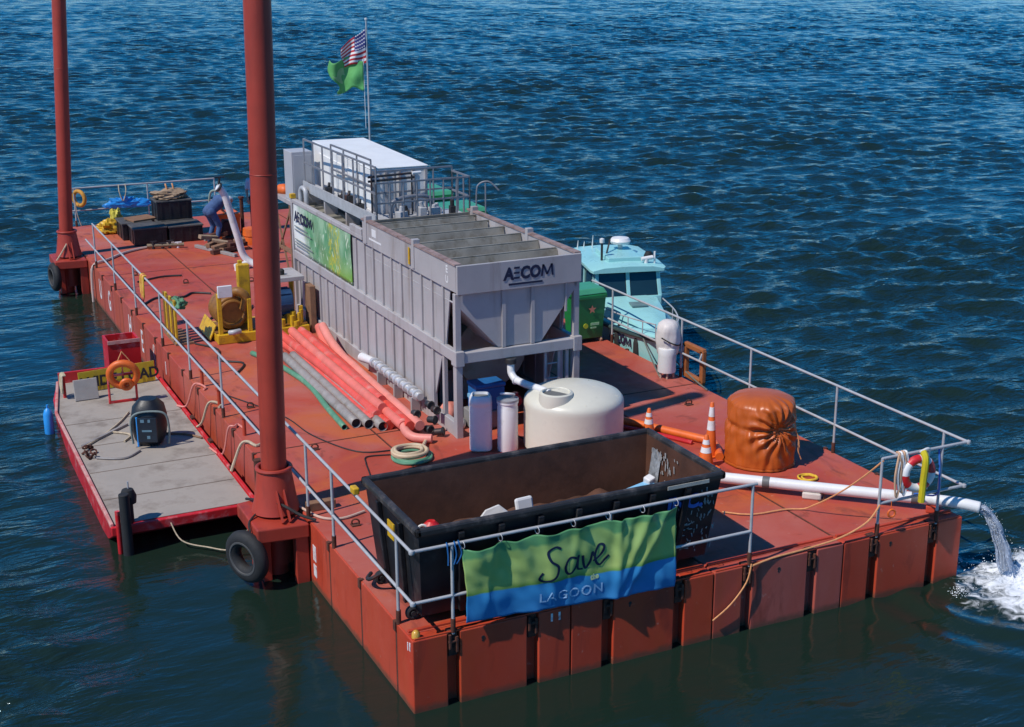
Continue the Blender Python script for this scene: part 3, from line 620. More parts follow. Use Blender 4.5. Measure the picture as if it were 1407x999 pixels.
def bm1(h):
    blot = h.noise(1.6, 4, (1, 1, 0.8), 0.8); fine = h.noise(9, 3, (1, 1.2, 0.6), 1.5)
    c = h.mix(h.step(blot, 0.35, 0.62), (0.07, 0.26, 0.11), (0.30, 0.48, 0.30))
    c = h.mix(h.mth('MULTIPLY', h.step(h.Y, 12.6, 11.6), h.step(h.Z, 1.9, 1.4)), c, (0.20, 0.40, 0.04))
    c = h.mix(h.step(h.noise(3.2, 3, (1, 1.4, 0.8), 2.0), 0.60, 0.66), c, (0.55, 0.68, 0.50))
    yb = h.mth('MULTIPLY', h.mth('MULTIPLY', h.step(h.Y, 11.2, 11.35), h.step(h.Y, 12.0, 11.85)), h.step(fine, 0.48, 0.55))
    c = h.mix(yb, c, (0.46, 0.46, 0.05))
    wl_ = h.mth('ADD', h.mth('SUBTRACT', h.Y, 13.05), h.mth('ADD', h.mth('MULTIPLY', h.mth('SUBTRACT', blot, 0.5), 1.6), h.mth('MULTIPLY', h.mth('SUBTRACT', 1.9, h.Z), 0.5)))
    return h.mix(h.step(wl_, 0.0, 0.7), c, (0.74, 0.76, 0.72))
bn = thing('tank_banner', 'white and green printed AECOM banner on the grey tank side'.replace('AECOM ', ''), 'banner', (3.06, 12.4, 1.9))
def tb(u, v): 
    y = 14.18-u*3.55; z = 1.42+v*1.02
    return (3.072-0.012*math.sin(u*23+v*4)*math.sin(v*3.1)-0.02*max(0, 0.5-abs(v-0.5)), y, z)
MB().grid(lambda u, v: tb(u, v), 48, 14).build('sheet', print_mat('banner_print_green', bm1), bn, smooth='all', solid=0.004)
logo(lambda u, v, d: (3.032-d, 14.02-u*1.25, 2.05+v*1.1), 0.27, 'lettering', bn)
tl = MB()
for i, (a, b, z) in enumerate(((0.15, 1.0, 1.93), (0.15, 1.25, 1.86), (0.15, 1.1, 1.66), (0.15, 1.3, 1.60), (0.15, 1.0, 1.54))):
    tl.box(3.030, 3.034, 14.18-b, 14.18-a, z, z+0.022)
tl.build('small_print', M('grey_ink', (0.22, 0.26, 0.24), 0.5), bn)
for u in (0.01, 0.33, 0.66, 0.99):
    for v in (0.03, 0.97): x, y, z = tb(u, v); MB().cyl((x-0.006, y, z), (x+0.05, y, z), 0.018, n=8).build('eyelet', galv_m, bn)
tag(MB().box(3.03, 3.14, 14.18, 14.30, 2.465, 2.56).build('yellow_clamp', yellow_m, None, bevel=0.01), 'small yellow clamp on the far top corner of the grey tank', 'clamp')
# arched pipe at the far end of the tank top
tag(MB().tube(spline([(3.22, 14.1, 2.312), (3.22, 14.1, 2.62), (3.24, 14.0, 2.70), (3.26, 13.88, 2.62), (3.26, 13.86, 2.312)], 6), 0.05, 12).build('bent_pipe', galv_m, None, smooth=True), 'short bent metal pipe on the walkway beside the grey cabinet', 'pipe')

# ------------------------------------------------------------------ flagpole and flags
fp = thing('flagpole', 'thin pale flagpole rising behind the white housing', 'flagpole', (5.32, 15.7, 2.35))
MB().tube([(5.32, 15.7, 2.35), (5.32, 15.7, 4.3), (5.31, 15.68, 5.9)], [0.024, 0.02, 0.014], 10).build('pole', galv_m, fp, smooth=True)
MB().lathe([(0, 0.04), (0.03, 0.03), (0.03, 0.0), (0.0, -0.01)][::-1], (5.31, 15.68, 5.90), 10).build('finial', white_m, fp, smooth=True)
MB().tube([(5.25, 15.73, 3.6), (5.24, 15.73, 5.1)], 0.006, 6).build('halyard', white_m, fp)
LD = Vector((-0.90, 0.43, 0)); LN = Vector((0.43, 0.90, 0))
def flag(base, hoist, fly, drop, nu, nv, wav, sl, cr=0.4):
    def f(u, v):
        v = v-0.10*math.sin(u*7+wav)*(0.3+u)*cr; u = u*(1-0.22*cr*(1-v)*math.sin(v*5+1))
        q = Vector(base)+LD*(0.02+fly*u)+Vector((0, 0, -hoist*(1-v)-drop*u))+LN*((0.05+0.05*cr)*math.sin(u*9+v*2+wav)*u+0.02*math.sin(v*8+u*4))
        return q+Vector((0, 0, sl*u*(v-0.5)*hoist))
    return f
us = thing('national_flag', 'small red white and blue striped flag drooping from the flagpole', 'flag', (5.31, 15.68, 5.05))
mb = MB(); f = flag((5.31, 15.68, 5.72), 0.72, 0.52, 0.24, 24, 26, 0.4, -0.42); nu, nv = 24, 26
vs = [f(i/nu, j/nv) for j in range(nv+1) for i in range(nu+1)]
for j in range(nv):
    for i in range(nu):
        st = j//2; canton = (j >= 12 and i < 11)
        star = canton and (i % 2 == 1 and j % 3 == 1)
        mb_i = (1 if star else 2) if canton else (0 if st % 2 == 0 else 1)
        mb.f.append((j*(nu+1)+i, j*(nu+1)+i+1, (j+1)*(nu+1)+i+1, (j+1)*(nu+1)+i)); mb.mi.append(mb_i)
mb.v = [tuple(v) for v in vs]
mb.build('cloth', [M('flag_red', (0.42, 0.02, 0.03), 0.8), M('flag_white', (0.7, 0.68, 0.68), 0.8, 0, 0.05), M('flag_blue', (0.02, 0.03, 0.17), 0.8)], us, smooth='all', solid=0.003)
gf = thing('green_flag', 'bright green flag flying just below the striped flag', 'flag', (5.25, 15.71, 4.5))
MB().grid(flag((5.25, 15.71, 5.05), 0.62, 0.72, -0.02, 20, 14, 2.0, 0.1, 1.3), 20, 14).build('cloth', M('flag_green', (0.10, 0.36, 0.10), 0.7, 0, 0.25, 2.5), gf, smooth='all', solid=0.003)
ff = flag((5.25, 15.71, 5.05), 0.62, 0.72, -0.02, 20, 14, 2.0, 0.1, 1.3)
MB().grid(lambda u, v: Vector(ff(0.55+0.35*u, 0.42+0.22*v+0.08*math.sin(u*6)))-LN*0.012, 10, 3).build('emblem', M('flag_mark', (0.30, 0.45, 0.20), 0.7), gf, smooth='all')

# ------------------------------------------------------------------ dumpster
dp = thing('dumpster', 'open-topped black steel dumpster in the barge corner behind the banner', 'dumpster', (2.1, 1.0, 0))
dt = (0.15, 4.10, 0.12, 1.84, 1.22); db = (0.24, 4.02, 0.30, 1.72, 0.12)
def ring(x0, x1, y0, y1, z): return [Vector((x0, y0, z)), Vector((x1, y0, z)), Vector((x1, y1, z)), Vector((x0, y1, z))]
T_, B_ = ring(*dt), ring(*db)
ins = 0.045
Ti, Bi = ring(dt[0]+ins, dt[1]-ins, dt[2]+ins, dt[3]-ins, dt[4]), ring(db[0]+ins, db[1]-ins, db[2]+ins, db[3]-ins, db[4]+0.05)
for k, nm in enumerate(('front_wall', 'end_wall', 'back_wall', 'end_wall')):
    a, b = k, (k+1) % 4
    m = MB().add([B_[a], B_[b], T_[b], T_[a], Bi[a], Bi[b], Ti[b], Ti[a]], [(0, 1, 2, 3), (3, 2, 6, 7), (0, 4, 5, 1)], 0)
    m.add([Bi[a], Bi[b], Ti[b], Ti[a]], [(3, 2, 1, 0)], 1)
    m.build(nm, [black_m, dumpin_m], dp)
MB().box(db[0]+0.01, db[1]-0.01, db[2]+0.01, db[3]-0.01, db[4]+0.001, db[4]+0.045).build('floor', dumpin_m, dp)
for k in range(4):
    a, b = T_[k], T_[(k+1) % 4]; d = (b-a).normalized()
    MB().bar(a-d*0.042+Vector((0, 0, 0.01)), b+d*0.042+Vector((0, 0, 0.01)), 0.084, 0.10).build('rim', M('rim_black', (0.03, 0.026, 0.025), 0.5, 0, 0.4, 4, 0.2, 20, (0.12, 0.10, 0.09), 0.4, 4), dp, bevel=0.03)
for k in range(1, 8):   # upright ribs on the long walls
    t = k/8
    for q0, q1, s_ in ((0, 1, -1), (3, 2, 1)):
        a = B_[q0].lerp(B_[q1], t); b = T_[q0].lerp(T_[q1], t); o_ = Vector((0, s_*0.03, 0))
        MB().bar(a+o_, b+o_-Vector((0, 0, 0.05)), 0.07, 0.06, (0, 1, 0)).build('rib', black_m, dp, bevel=0.008)
for k in (0.3, 0.7):
    for q0, q1, s_ in ((0, 3, -1), (1, 2, 1)):
        a = B_[q0].lerp(B_[q1], k); b = T_[q0].lerp(T_[q1], k); o_ = Vector((s_*0.028, 0, 0))
        MB().bar(a+o_, b+o_-Vector((0, 0, 0.05)), 0.07, 0.055, (1, 0, 0)).build('rib', black_m, dp, bevel=0.008)
for y in (0.62, 1.40): MB().box(0.26, 4.0, y-0.06, y+0.06, 0.03, 0.119).build('skid', steelblk_m, dp)
for x in (0.2, 3.95):
    for y in (0.50, 1.52):
        wv = MB().torus((x, y, 0.09), 0.058, 0.03, (0, 1, 0), 18, 8, 1.3); wv.cyl((x, y-0.05, 0.09), (x, y+0.05, 0.09), 0.03, n=10); wv.build('wheel', rubber_m, dp, smooth=True)
MB().tube(spline([(0.16, 1.25, 0.30), (0.02, 1.35, 0.18), (0.02, 1.5, 0.12), (0.12, 1.65, 0.10)], 6), 0.025, 8).build('hook', steelblk_m, dp, smooth=True)
text_mb('INC.', 0.26, lambda u, v, d: (3.36+u, 0.118+(1.22-(0.86+v))*0.165-0.012-d, 0.86+v), 0.002, 0, 0.012).build('lettering', bink_m, dp)
sc = MB()
for i in range(46):
    x = random.gauss(3.86, 0.13); z = random.uniform(0.2, 1.05); L_ = random.uniform(0.02, 0.09); y = 0.118+(1.22-z)*0.165-0.004
    sc.bar((x, y-0.002, z), (x+random.uniform(-0.03, 0.03), y-0.002, z+L_), random.uniform(0.006, 0.02), 0.003, (0, 1, 0))
for i in range(22):
    x = random.uniform(3.45, 3.75); z = random.choice((0.62, 0.55, 0.48, 0.28, 0.33)); y = 0.118+(1.22-z)*0.165-0.004
    sc.bar((x, y-0.002, z), (x+random.uniform(0.03, 0.12), y-0.002, z+random.uniform(-0.02, 0.02)), 0.012, 0.003, (0, 1, 0))
sc.build('paint_scuffs', M('scuff', (0.30, 0.29, 0.28), 0.7), dp)['kind'] = 'stuff'
sc = MB()
for i in range(40):
    y = random.gauss(1.35, 0.22); z = random.uniform(0.72, 1.15); x = 4.035-(1.22-z)*0.07
    sc.bar((x-0.004, y, z), (x-0.004, y+random.uniform(-0.02, 0.02), z-random.uniform(0.03, 0.12)), 0.003, random.uniform(0.008, 0.03), (0, 1, 0))
sc.build('paint_scuffs', M('scuff', (0.3, 0.29, 0.28)), dp)['kind'] = 'stuff'
MB().plate([(4.0-0.02, 1.62, 0.62), (3.985, 1.40, 0.62), (4.03, 1.38, 1.08), (4.035, 1.60, 1.10)], 0.004).build('paint_smear', M('smear', (0.30, 0.32, 0.34), 0.6, 0, 0.5, 6, 0.1, 30, (0.03, 0.03, 0.035), 0.6, 5), dp)
MB().box(0.06, 0.075, 0.66, 0.86, 0.93, 1.13).build('warning_sticker', yellow_m, dp)
MB().box(3.3, 3.88, 0.055, 0.064, 1.19, 1.235).build('reflector_strip', M('pale_strip', (0.45, 0.42, 0.36), 0.6), dp)
# waste in the bottom
def wst(u, v):
    x = 0.26+u*3.73; y = 0.32+v*1.39
    return (x, y, 0.47+0.09*noise.noise(Vector((x*1.7, y*2.2, 3)))+0.05*noise.noise(Vector((x*5, y*6, 1)))+0.12*(v-0.4))
tag(MB().grid(wst, 60, 24).build('brown_waste', sludge_m, None, smooth='all'), 'dark brown lumpy waste filling the bottom of the black dumpster', 'waste', kind='stuff')
tag(MB().obox((2.02, 1.30, 0.72), 0.25, 0.06, 0.30, 0.1, R(-15)).build('white_foam_block', white_m, None, bevel=0.03), 'small square white foam block standing in the dumpster waste', 'foam')
crp = MB().plate([(1.38, 1.34, 0.54), (1.88, 1.22, 0.54), (1.80, 1.30, 0.72), (1.68, 1.34, 0.83), (1.52, 1.38, 0.77), (1.44, 1.40, 0.66)], 0.06)
tag(crp.build('torn_foam', white_m, None, bevel=0.01), 'torn white foam piece lying in the dumpster waste', 'foam')
rb = thing('red_jug', 'red and white plastic jug on the corner of the dumpster waste', 'jug', (0.78, 1.36, 0.5))
MB().lathe([(0.0, 0), (0.09, 0.0), (0.10, 0.03), (0.10, 0.17), (0.05, 0.22), (0.0, 0.22)], (0.80, 1.36, 0.55), 14).build('body', red_m, rb, smooth=True)
MB().torus((0.68, 1.34, 0.69), 0.055, 0.016, (0.3, 0.9, 0), 14, 6).build('handle', white_m, rb, smooth=True)
wb = thing('blue_foam_block', 'pale blue and white block against the dumpster end wall', 'block', (3.72, 1.3, 0.5))
MB().obox((3.68, 1.30, 0.68), 0.38, 0.16, 0.11, 0.1, 0, R(-8)).build('block', M('pale_blue', (0.22, 0.48, 0.70), 0.5), wb, bevel=0.02)
MB().obox((3.82, 1.32, 0.78), 0.12, 0.12, 0.10, 0.3, 0.2, R(-12)).build('white_end', white_m, wb, bevel=0.02)

# ------------------------------------------------------------------ "Save LAGOON" banner on the front rail
def bm2(h):
    n1 = h.noise(1.4, 2); zz = h.mth('ADD', h.Z, h.mth('MULTIPLY', h.mth('SUBTRACT', h.X, 2.0), 0.035))
    zz = h.mth('ADD', zz, h.mth('MULTIPLY', h.mth('SUBTRACT', n1, 0.5), 0.10))
    c = h.mix(h.step(zz, 0.42, 0.95), (0.36, 0.47, 0.13), (0.27, 0.43, 0.13))
    c = h.mix(h.step(zz, 0.46, 0.40), c, (0.13, 0.27, 0.05))
    tz = h.mth('ADD', h.Z, h.mth('MULTIPLY', h.mth('SUBTRACT', h.noise(2.6, 2, (1, 1, 0.4), 0.5), 0.5), 0.30)); c = h.mix(h.step(tz, 0.86, 0.90), c, (0.10, 0.28, 0.11))  # top band darkened in the colour, as if dark shows through the hem
    c = h.mix(h.step(zz, 0.40, 0.385), c, (0.03, 0.22, 0.48))
    c = h.mix(h.step(zz, 0.30, 0.02), c, (0.03, 0.18, 0.42))
    return h.mix(h.step(h.noise(5, 4, (1, 1, 1.3), 2), 0.66, 0.72), c, (0.20, 0.45, 0.50)) if False else c
def bs(x, z, d=0.0):
    u = (x-0.62)/2.76; v = (z-0.05)/0.98
    top = min(1, max(0, v)); g1 = 0.5+0.5*math.cos(u*2*math.pi*6)
    y = -0.035-0.02*(1-top)-0.022*math.sin(u*17+1.5*(1-v))*(0.4+0.6*top)
    y -= 0.018*math.sin(u*41+v*5)*top*top
    y -= 0.035*math.exp(-((u-0.70-0.02*v)/0.018)**2)*(0.3+0.7*top)           # sharp upright fold
    for k, (uc, sl, a) in enumerate(((0.86, 0.16, 0.03), (0.96, 0.22, 0.035), (0.78, 0.10, 0.025), (0.36, -0.05, 0.02), (0.13, 0.05, 0.016), (0.52, 0.06, 0.02))):
        y -= a*math.exp(-(((u-uc)+sl*(1-v))/0.022)**2)
    y -= 0.035*noise.noise(Vector((x*3.1, z*2.4, 5)))+0.02*noise.noise(Vector((x*7.5+z*3, z*5, 2)))
    sag = -0.028*(1-g1)*top**3
    bot = (0.10-0.15*u)*(1-top)
    return (x+0.015*math.sin(v*5)*(u < 0.1), y-d, 0.02+bot+top*(1.0-0.02-(0.0))+sag-0.0*z)
sb = thing('save_banner', 'green and blue banner with Save LAGOON lettering tied to the front rail', 'banner', (2.0, -0.03, 0.05))
MB().grid(lambda u, v: bs(0.62+u*2.76, 0.05+v*0.98), 150, 40).build('sheet', print_mat('banner_print_dark_hem', bm2), sb, smooth='all', solid=0.003)
def ribbon(mb, pts, wd):
    P = spline(pts, 8)
    L_ = []
    for i, q in enumerate(P):
        t = (P[min(i+1, len(P)-1)]-P[max(i-1, 0)]); n_ = Vector((-t.y, t.x, 0)).normalized(); ww = wd*(0.75+0.35*abs(t.normalized().y))
        a = q+n_*ww/2; b = q-n_*ww/2; L_ += [bs(a.x, a.y, 0.006), bs(b.x, b.y, 0.006)]
    mb.add(L_, [(2*i, 2*i+1, 2*i+3, 2*i+2) for i in range(len(P)-1)])
sv = MB(); ox, oz, wx, hz = 1.54, 0.42, 0.92, 0.43
for st in ([(0.30, 0.93), (0.22, 1.02), (0.12, 0.88), (0.15, 0.62), (0.25, 0.42), (0.22, 0.12), (0.09, 0.0), (0.0, 0.10), (0.05, 0.27)],
           [(0.53, 0.52), (0.43, 0.60), (0.35, 0.36), (0.40, 0.12), (0.50, 0.26), (0.55, 0.60), (0.54, 0.22), (0.62, 0.16)],
           [(0.61, 0.58), (0.65, 0.18), (0.71, 0.30), (0.75, 0.62), (0.78, 0.50)],
           [(0.76, 0.36), (0.88, 0.48), (0.93, 0.72), (0.85, 0.78), (0.79, 0.44), (0.86, 0.20), (1.0, 0.42)]):
    ribbon(sv, [(ox+x*wx, oz+z*hz, 0) for x, z in st], 0.030)
sv.build('save_lettering', ink_m, sb)
lg_ = text_mb('LAGOON', 0.165, lambda u, v, d: bs(1.53+u*1.12, 0.155+v+u*0.0, 0.006+d), 0.001, 0, 0.001, 1.12); lg_.build('lagoon_lettering', lbink_m, sb)
tt = text_mb('the', 0.09, lambda u, v, d: bs(2.20+u, 0.335+v, 0.008+d), 0.001, 0.25, 0.003); tt.build('small_lettering', M('pale_green_ink', (0.5, 0.62, 0.3), 0.5), sb)
for u in (0.0, 0.166, 0.333, 0.5, 0.667, 0.833, 1.0):
    x = 0.62+u*2.76; MB().torus((x, 0.0, 1.045), 0.042, 0.005, (1, 0.2, 0), 14, 5).build('tie_ring', galv_m, sb)
# blue straps beside the banner
for i, x in enumerate((0.44, 0.53, 0.58)):
    tag(MB().tube(spline([(x, 0.03, 1.095), (x-0.01, -0.012, 1.08), (x+0.01*i, -0.015, 0.95), (x-0.02*i, -0.012, 0.84)], 5), 0.008, 6).build('blue_strap', blue_m, None, smooth=True), 'thin blue strap tied on the rail beside the banner corner', 'strap', 'blue straps on the rail')

# ------------------------------------------------------------------ poly tank, elbow and drums
pt = thing('poly_tank', 'squat round cream plastic water tank in front of the hopper', 'water tank', (4.55, 4.75, 0))
prof = [(0.0, 0.008), (0.72, 0.008), (0.745, 0.03)]
for k in range(6): prof += [(0.765, 0.05+0.12*k), (0.7655, 0.10+0.12*k), (0.7645, 0.15+0.12*k)]
prof += [(0.755, 0.79), (0.71, 0.845), (0.58, 0.905), (0.40, 0.965), (0.2, 1.0), (0.0, 1.01)]
MB().lathe(prof, (4.55, 4.75, 0), 56).build('shell', poly_m, pt, smooth=True)
mwx, mwy = 4.13, 4.52
MB().lathe([(0.27, 0.70), (0.265, 0.90), (0.25, 0.985), (0.215, 1.0), (0.205, 0.99), (0.20, 0.93)], (mwx, mwy, 0), 32).build('manway', poly_m, pt, smooth=True)
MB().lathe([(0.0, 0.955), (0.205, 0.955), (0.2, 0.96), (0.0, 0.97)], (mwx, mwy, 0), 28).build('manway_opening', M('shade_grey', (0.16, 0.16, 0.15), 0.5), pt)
for k in range(6):
    a = k*math.pi/3+0.3; c, s_ = math.cos(a), math.sin(a)
    MB().bar((4.55+0.30*c, 4.75+0.30*s_, 0.985), (4.55+0.69*c, 4.75+0.69*s_, 0.855), 0.010, 0.010).build('moulded_rib', poly_m, pt, smooth=True)
ep = thing('outlet_elbow', 'white plastic elbow pipe dropping from the hopper into the cream tank', 'pipe', (3.96, 5.7, 1.2))
MB().tube(spline([(3.96, 5.74, 1.16), (3.95, 5.70, 0.98), (3.98, 5.55, 0.88)], 8), 0.058, 14).build('upper_pipe', white_m, ep, smooth=True)
MB().tube(spline([(3.97, 5.58, 0.90), (4.02, 5.3, 0.90), (4.08, 4.84, 0.93), (4.10, 4.70, 0.92)], 8), 0.058, 14).build('lower_pipe', white_m, ep, smooth=True)
MB().cyl((3.96, 5.74, 1.13), (3.96, 5.74, 1.215), 0.09, n=16).build('flange', steelblk_m, ep, smooth=True, bevel=0.008)
MB().torus((3.97, 5.57, 0.895), 0.06, 0.014, (0.1, -0.9, -0.2), 16, 6).build('coupling', white_m, ep, smooth=True)
sq = thing('square_drum', 'tall white square drum with rounded open handle beside the tank leg', 'drum', (3.20, 5.22, 0))
def rsq(r, z, e=4.0, c=(3.20, 5.22), n=32):
    out = []
    for j in range(n):
        a = 2*math.pi*j/n+0.45; ca, sa = math.cos(a), math.sin(a); k = (abs(ca)**e+abs(sa)**e)**(-1/e)
        b = -0.42; x, y = r*k*ca, r*k*sa; out.append((c[0]+x*math.cos(b)-y*math.sin(b), c[1]+x*math.sin(b)+y*math.cos(b), z))
    return out
def loft(mb, rings):
    n = len(rings[0]); vs = [v for r_ in rings for v in r_]
    fs = [(i*n+j, i*n+(j+1) % n, (i+1)*n+(j+1) % n, (i+1)*n+j) for i in range(len(rings)-1) for j in range(n)]+[tuple(range(n))[::-1], tuple((len(rings)-1)*n+j for j in range(n))]
    return mb.add(vs, fs)
loft(MB(), [rsq(0.15, 0.008), rsq(0.172, 0.03), rsq(0.175, 0.70), rsq(0.17, 0.74), rsq(0.176, 0.75), rsq(0.17, 0.82), rsq(0.14, 0.88), rsq(0.125, 0.885), rsq(0.12, 0.84), rsq(0.05, 0.83)]).build('body', white_m, sq, smooth=True)
loft(MB(), [rsq(0.118, 0.83), rsq(0.118, 0.845)]).build('lid', M('shade_grey', (0.2, 0.2, 0.2)), sq)
rd = thing('round_drum', 'tall white round drum with loop handle next to the square drum', 'drum', (3.55, 5.0, 0))
MB().lathe([(0.0, 0.008), (0.15, 0.008), (0.158, 0.03), (0.158, 0.70), (0.152, 0.72), (0.152, 0.76), (0.165, 0.77), (0.165, 0.80), (0.13, 0.82), (0.0, 0.83)], (3.55, 5.0, 0), 28).build('body', white_m, rd, smooth=True)
MB().lathe([(0.0, 0.0), (0.168, 0.0), (0.168, 0.03), (0.12, 0.05), (0.0, 0.05)], (3.55, 5.0, 0.805), 28).build('lid', M('lid_grey', (0.3, 0.3, 0.31), 0.4), rd, smooth=True)
MB().torus((3.55, 5.0, 0.90), 0.10, 0.018, (0.2, 0.3, 0.9), 20, 8).build('handle', white_m, rd, smooth=True)
bc = thing('blue_cooler', 'dark blue cooler box under the hopper behind the white drums', 'cooler', (3.72, 6.15, 0))
MB().box(3.48, 3.98, 6.0, 6.34, 0.30, 0.68).build('body', blue_m, bc, bevel=0.02)
MB().box(3.465, 3.995, 5.985, 6.355, 0.682, 0.75).build('lid', blue_m, bc, bevel=0.02)
MB().box(3.44, 3.478, 6.08, 6.26, 0.5, 0.56).build('handle', M('pale_blue', (0.3, 0.5, 0.7)), bc)
cr = thing('grey_crate', 'grey plastic crate holding up the dark blue cooler', 'crate', (3.72, 6.15, 0))
MB().box(3.42, 4.05, 5.98, 6.40, 0.008, 0.298).build('body', M('crate_grey', (0.24, 0.23, 0.22), 0.6), cr, bevel=0.015)
for i, (x, y, z, r_, mt, lb) in enumerate(((3.28, 6.25, 0.13, 0.12, white_m, 'crumpled white bag under the tank corner'), (3.32, 6.75, 0.30, 0.18, pink_m[3], 'pale pink bag lying under the tank corner'), (3.42, 5.70, 0.12, 0.10, pink_m[1], 'salmon pink bag between the white drum and tank leg'))):
    m = MB(); m.lathe([(0.0, 0), (r_*0.9, 0.0), (r_*1.05, r_*0.5), (r_*0.85, r_*1.1), (r_*0.4, r_*1.5), (0, r_*1.55)], (x, y, 0.01), 22, fn=lambda a, zz, i=i: 1+0.16*math.sin(a*3+i)+0.10*math.sin(a*7+zz*30))
    tag(m.build('plastic_bag', mt, None, smooth='all'), lb, 'bag')
rv = thing('red_valve', 'red valve fitting between the round drum and cream tank', 'valve', (3.80, 5.25, 0))
MB().cyl((3.80, 5.25, 0.008), (3.80, 5.25, 0.62), 0.03, n=12).build('riser', M('brass', (0.35, 0.22, 0.08), 0.4, 0.5), rv, smooth=True)
MB().cyl((3.72, 5.28, 0.70), (3.88, 5.22, 0.70), 0.06, n=14).cyl((3.80, 5.25, 0.60), (3.80, 5.25, 0.82), 0.05, n=12).build('body', red_m, rv, smooth=True, bevel=0.008)
MB().torus((3.80, 5.18, 0.70), 0.07, 0.012, (0.3, 1, 0), 16, 6).build('hand_wheel', red_m, rv, smooth=True)

# ------------------------------------------------------------------ hoses and pipes along the tank
random.seed(11)
PK = [(2.10, 0.08, 0), (2.25, 0.08, 2), (2.40, 0.08, 0), (2.55, 0.08, 2), (2.70, 0.08, 1), (2.17, 0.20, 0), (2.33, 0.20, 1), (2.47, 0.20, 2), (2.62, 0.20, 3), (2.40, 0.31, 0), (2.26, 0.30, 1)]
for i, (x, z, c) in enumerate(PK):
    xe = 2.12+(x-2.10)*0.95+random.uniform(-0.03, 0.03)
    y0 = 12.0+random.uniform(-0.5, 0.35); y1 = 6.25+random.uniform(-0.15, 0.75)+(0.5 if z > 0.2 else 0)
    P = []
    for k in range(9):
        t = k/8; P.append((x+(xe-x)*t+0.035*math.sin(t*5+i*0.8)+(0.10*(1-t) if x > 2.4 else 0), y0+(y1-y0)*t, max(0.072, z*(1-0.12*t)+0.02*math.sin(t*7+i))))
    if i in (4, 8): P[0] = (P[0][0]+0.05, P[0][1]-0.1, P[0][2]+0.22); P[1] = (P[1][0], P[1][1], P[1][2]+0.10)
    o = MB().tube(spline(P, 5), 0.082, 14).build('pink_hose', pink_m[c], None, smooth=True)
    tag(o, 'faded pink red layflat hose in the bundle beside the grey tank', 'hose', 'pink hoses beside the tank')
def open_pipe(name, mat, P, r, label, cat, group=None):
    t = thing(name, label, cat, P[0], group); S_ = spline(P, 5)
    MB().tube(S_, r, 16, hollow=True).build('wall', mat, t, smooth=True, solid=0.008)
    d = (Vector(S_[-1])-Vector(S_[-2])).normalized()
    q = Vector(S_[-1])-d*0.05; MB().cyl(q-d*0.01, q, r*0.95, n=16).build('bore', rubber_m, t)
    return t
for i, (xa, xb, yb) in enumerate(((1.86, 1.80, 6.95), (2.02, 1.97, 6.82), (2.17, 2.13, 6.62))):
    open_pipe('grey_pipe', greyp_m, [(xa, 11.1, 0.085), ((xa+xb)/2, 9, 0.085), (xb, yb, 0.085)], 0.078, 'dusty grey pipe with open end lying beside the pink hoses', 'pipe', 'grey pipes beside the hoses')
open_pipe('green_pipe', greenh_m, [(1.40, 11.7, 0.05), (1.62, 10.8, 0.05), (1.76, 9.4, 0.05), (1.66, 8.0, 0.05), (1.60, 6.95, 0.05)], 0.045, 'thin green hose with open end beside the grey pipes', 'hose')
tag(MB().tube(spline([(2.36, 6.35, 0.22), (2.33, 6.15, 0.13), (2.40, 5.95, 0.08), (2.62, 5.78, 0.08)], 6), 0.07, 14).build('pink_hose_end', pink_m[3], None, smooth=True), 'short pale pink hose end lying before the hose bundle', 'hose')
cpl = thing('hose_coupling', 'dark metal hose couplings heaped by the tank sill', 'coupling', (2.78, 6.1, 0))
for i, (x, y, z, a) in enumerate(((2.72, 6.15, 0.10, 0.3), (2.84, 6.0, 0.09, 1.2), (2.80, 6.2, 0.23, 0.8), (2.62, 6.45, 0.28, 0.2), (2.90, 6.55, 0.36, 0.1), (2.92, 6.35, 0.33, 0.15))):
    ax = Vector((math.sin(a)*0.5, -math.cos(a), 0.1)).normalized(); c = Vector((x, y, z))
    m = MB().cyl(c-ax*0.07, c+ax*0.07, 0.055, n=12); m.torus(c+ax*0.06, 0.055, 0.018, ax, 14, 6)
    m.build('coupling_ring', steelblk_m, cpl, smooth=True)
# silver corrugated duct
dc = thing('corrugated_duct', 'silver corrugated duct leaning against the foot of the grey tank', 'duct', (2.9, 8.4, 0))
P = []; rr = []
for k in range(10):
    y = 9.2-k*0.225; MB().torus((2.95, y, 0.33), 0.075, 0.024, (0.25, 1, -0.05), 20, 8).build('duct_ring', silver_m, dc, smooth=True)
MB().tube([(2.95, 9.3, 0.33), (2.95, 7.05, 0.33)], 0.062, 16).build('duct_sleeve', silver_m, dc, smooth=True)
MB().tube([(2.92, 9.8, 0.28), (2.95, 9.3, 0.33)], [0.085, 0.07], 14).build('duct_cuff', white_m, dc, smooth=True)
for k in range(3): MB().box(2.88, 3.03, 8.9-k*0.8-0.03, 8.9-k*0.8+0.03, 0.006, 0.255).build('rest', tank_m, dc)
# coils
def coil(c, r0, turns, tr, mat, label, name, cat, seed=0, tail=None, z0=0.0):
    rnd = random.Random(seed); P = []
    n = turns*26
    for i in range(n+1):
        a = 2*math.pi*i/26; t = i/26
        r_ = r0+0.03*math.sin(t*2.3+seed)-0.012*t; P.append((c[0]+r_*math.cos(a)+0.01*math.sin(t*3), c[1]+r_*math.sin(a), z0+tr+0.004+0.5*tr*t+0.004*math.sin(a*3)))
    if tail: P += tail
    return tag(MB().tube(P, tr, 8).build(name, mat, None, smooth=True), label, cat)
coil((2.10, 5.28), 0.29, 2, 0.026, greenh_m, 'pale green hose coil lying under the beige coil', 'hose_coil', 'hose', 1)
coil((2.08, 5.34), 0.27, 4, 0.028, beige_m, 'beige hose coiled in a ring on the red deck', 'hose_coil', 'hose', 2, [(2.36, 5.5, 0.09), (2.5, 5.75, 0.06), (2.62, 5.95, 0.06)], 0.05)
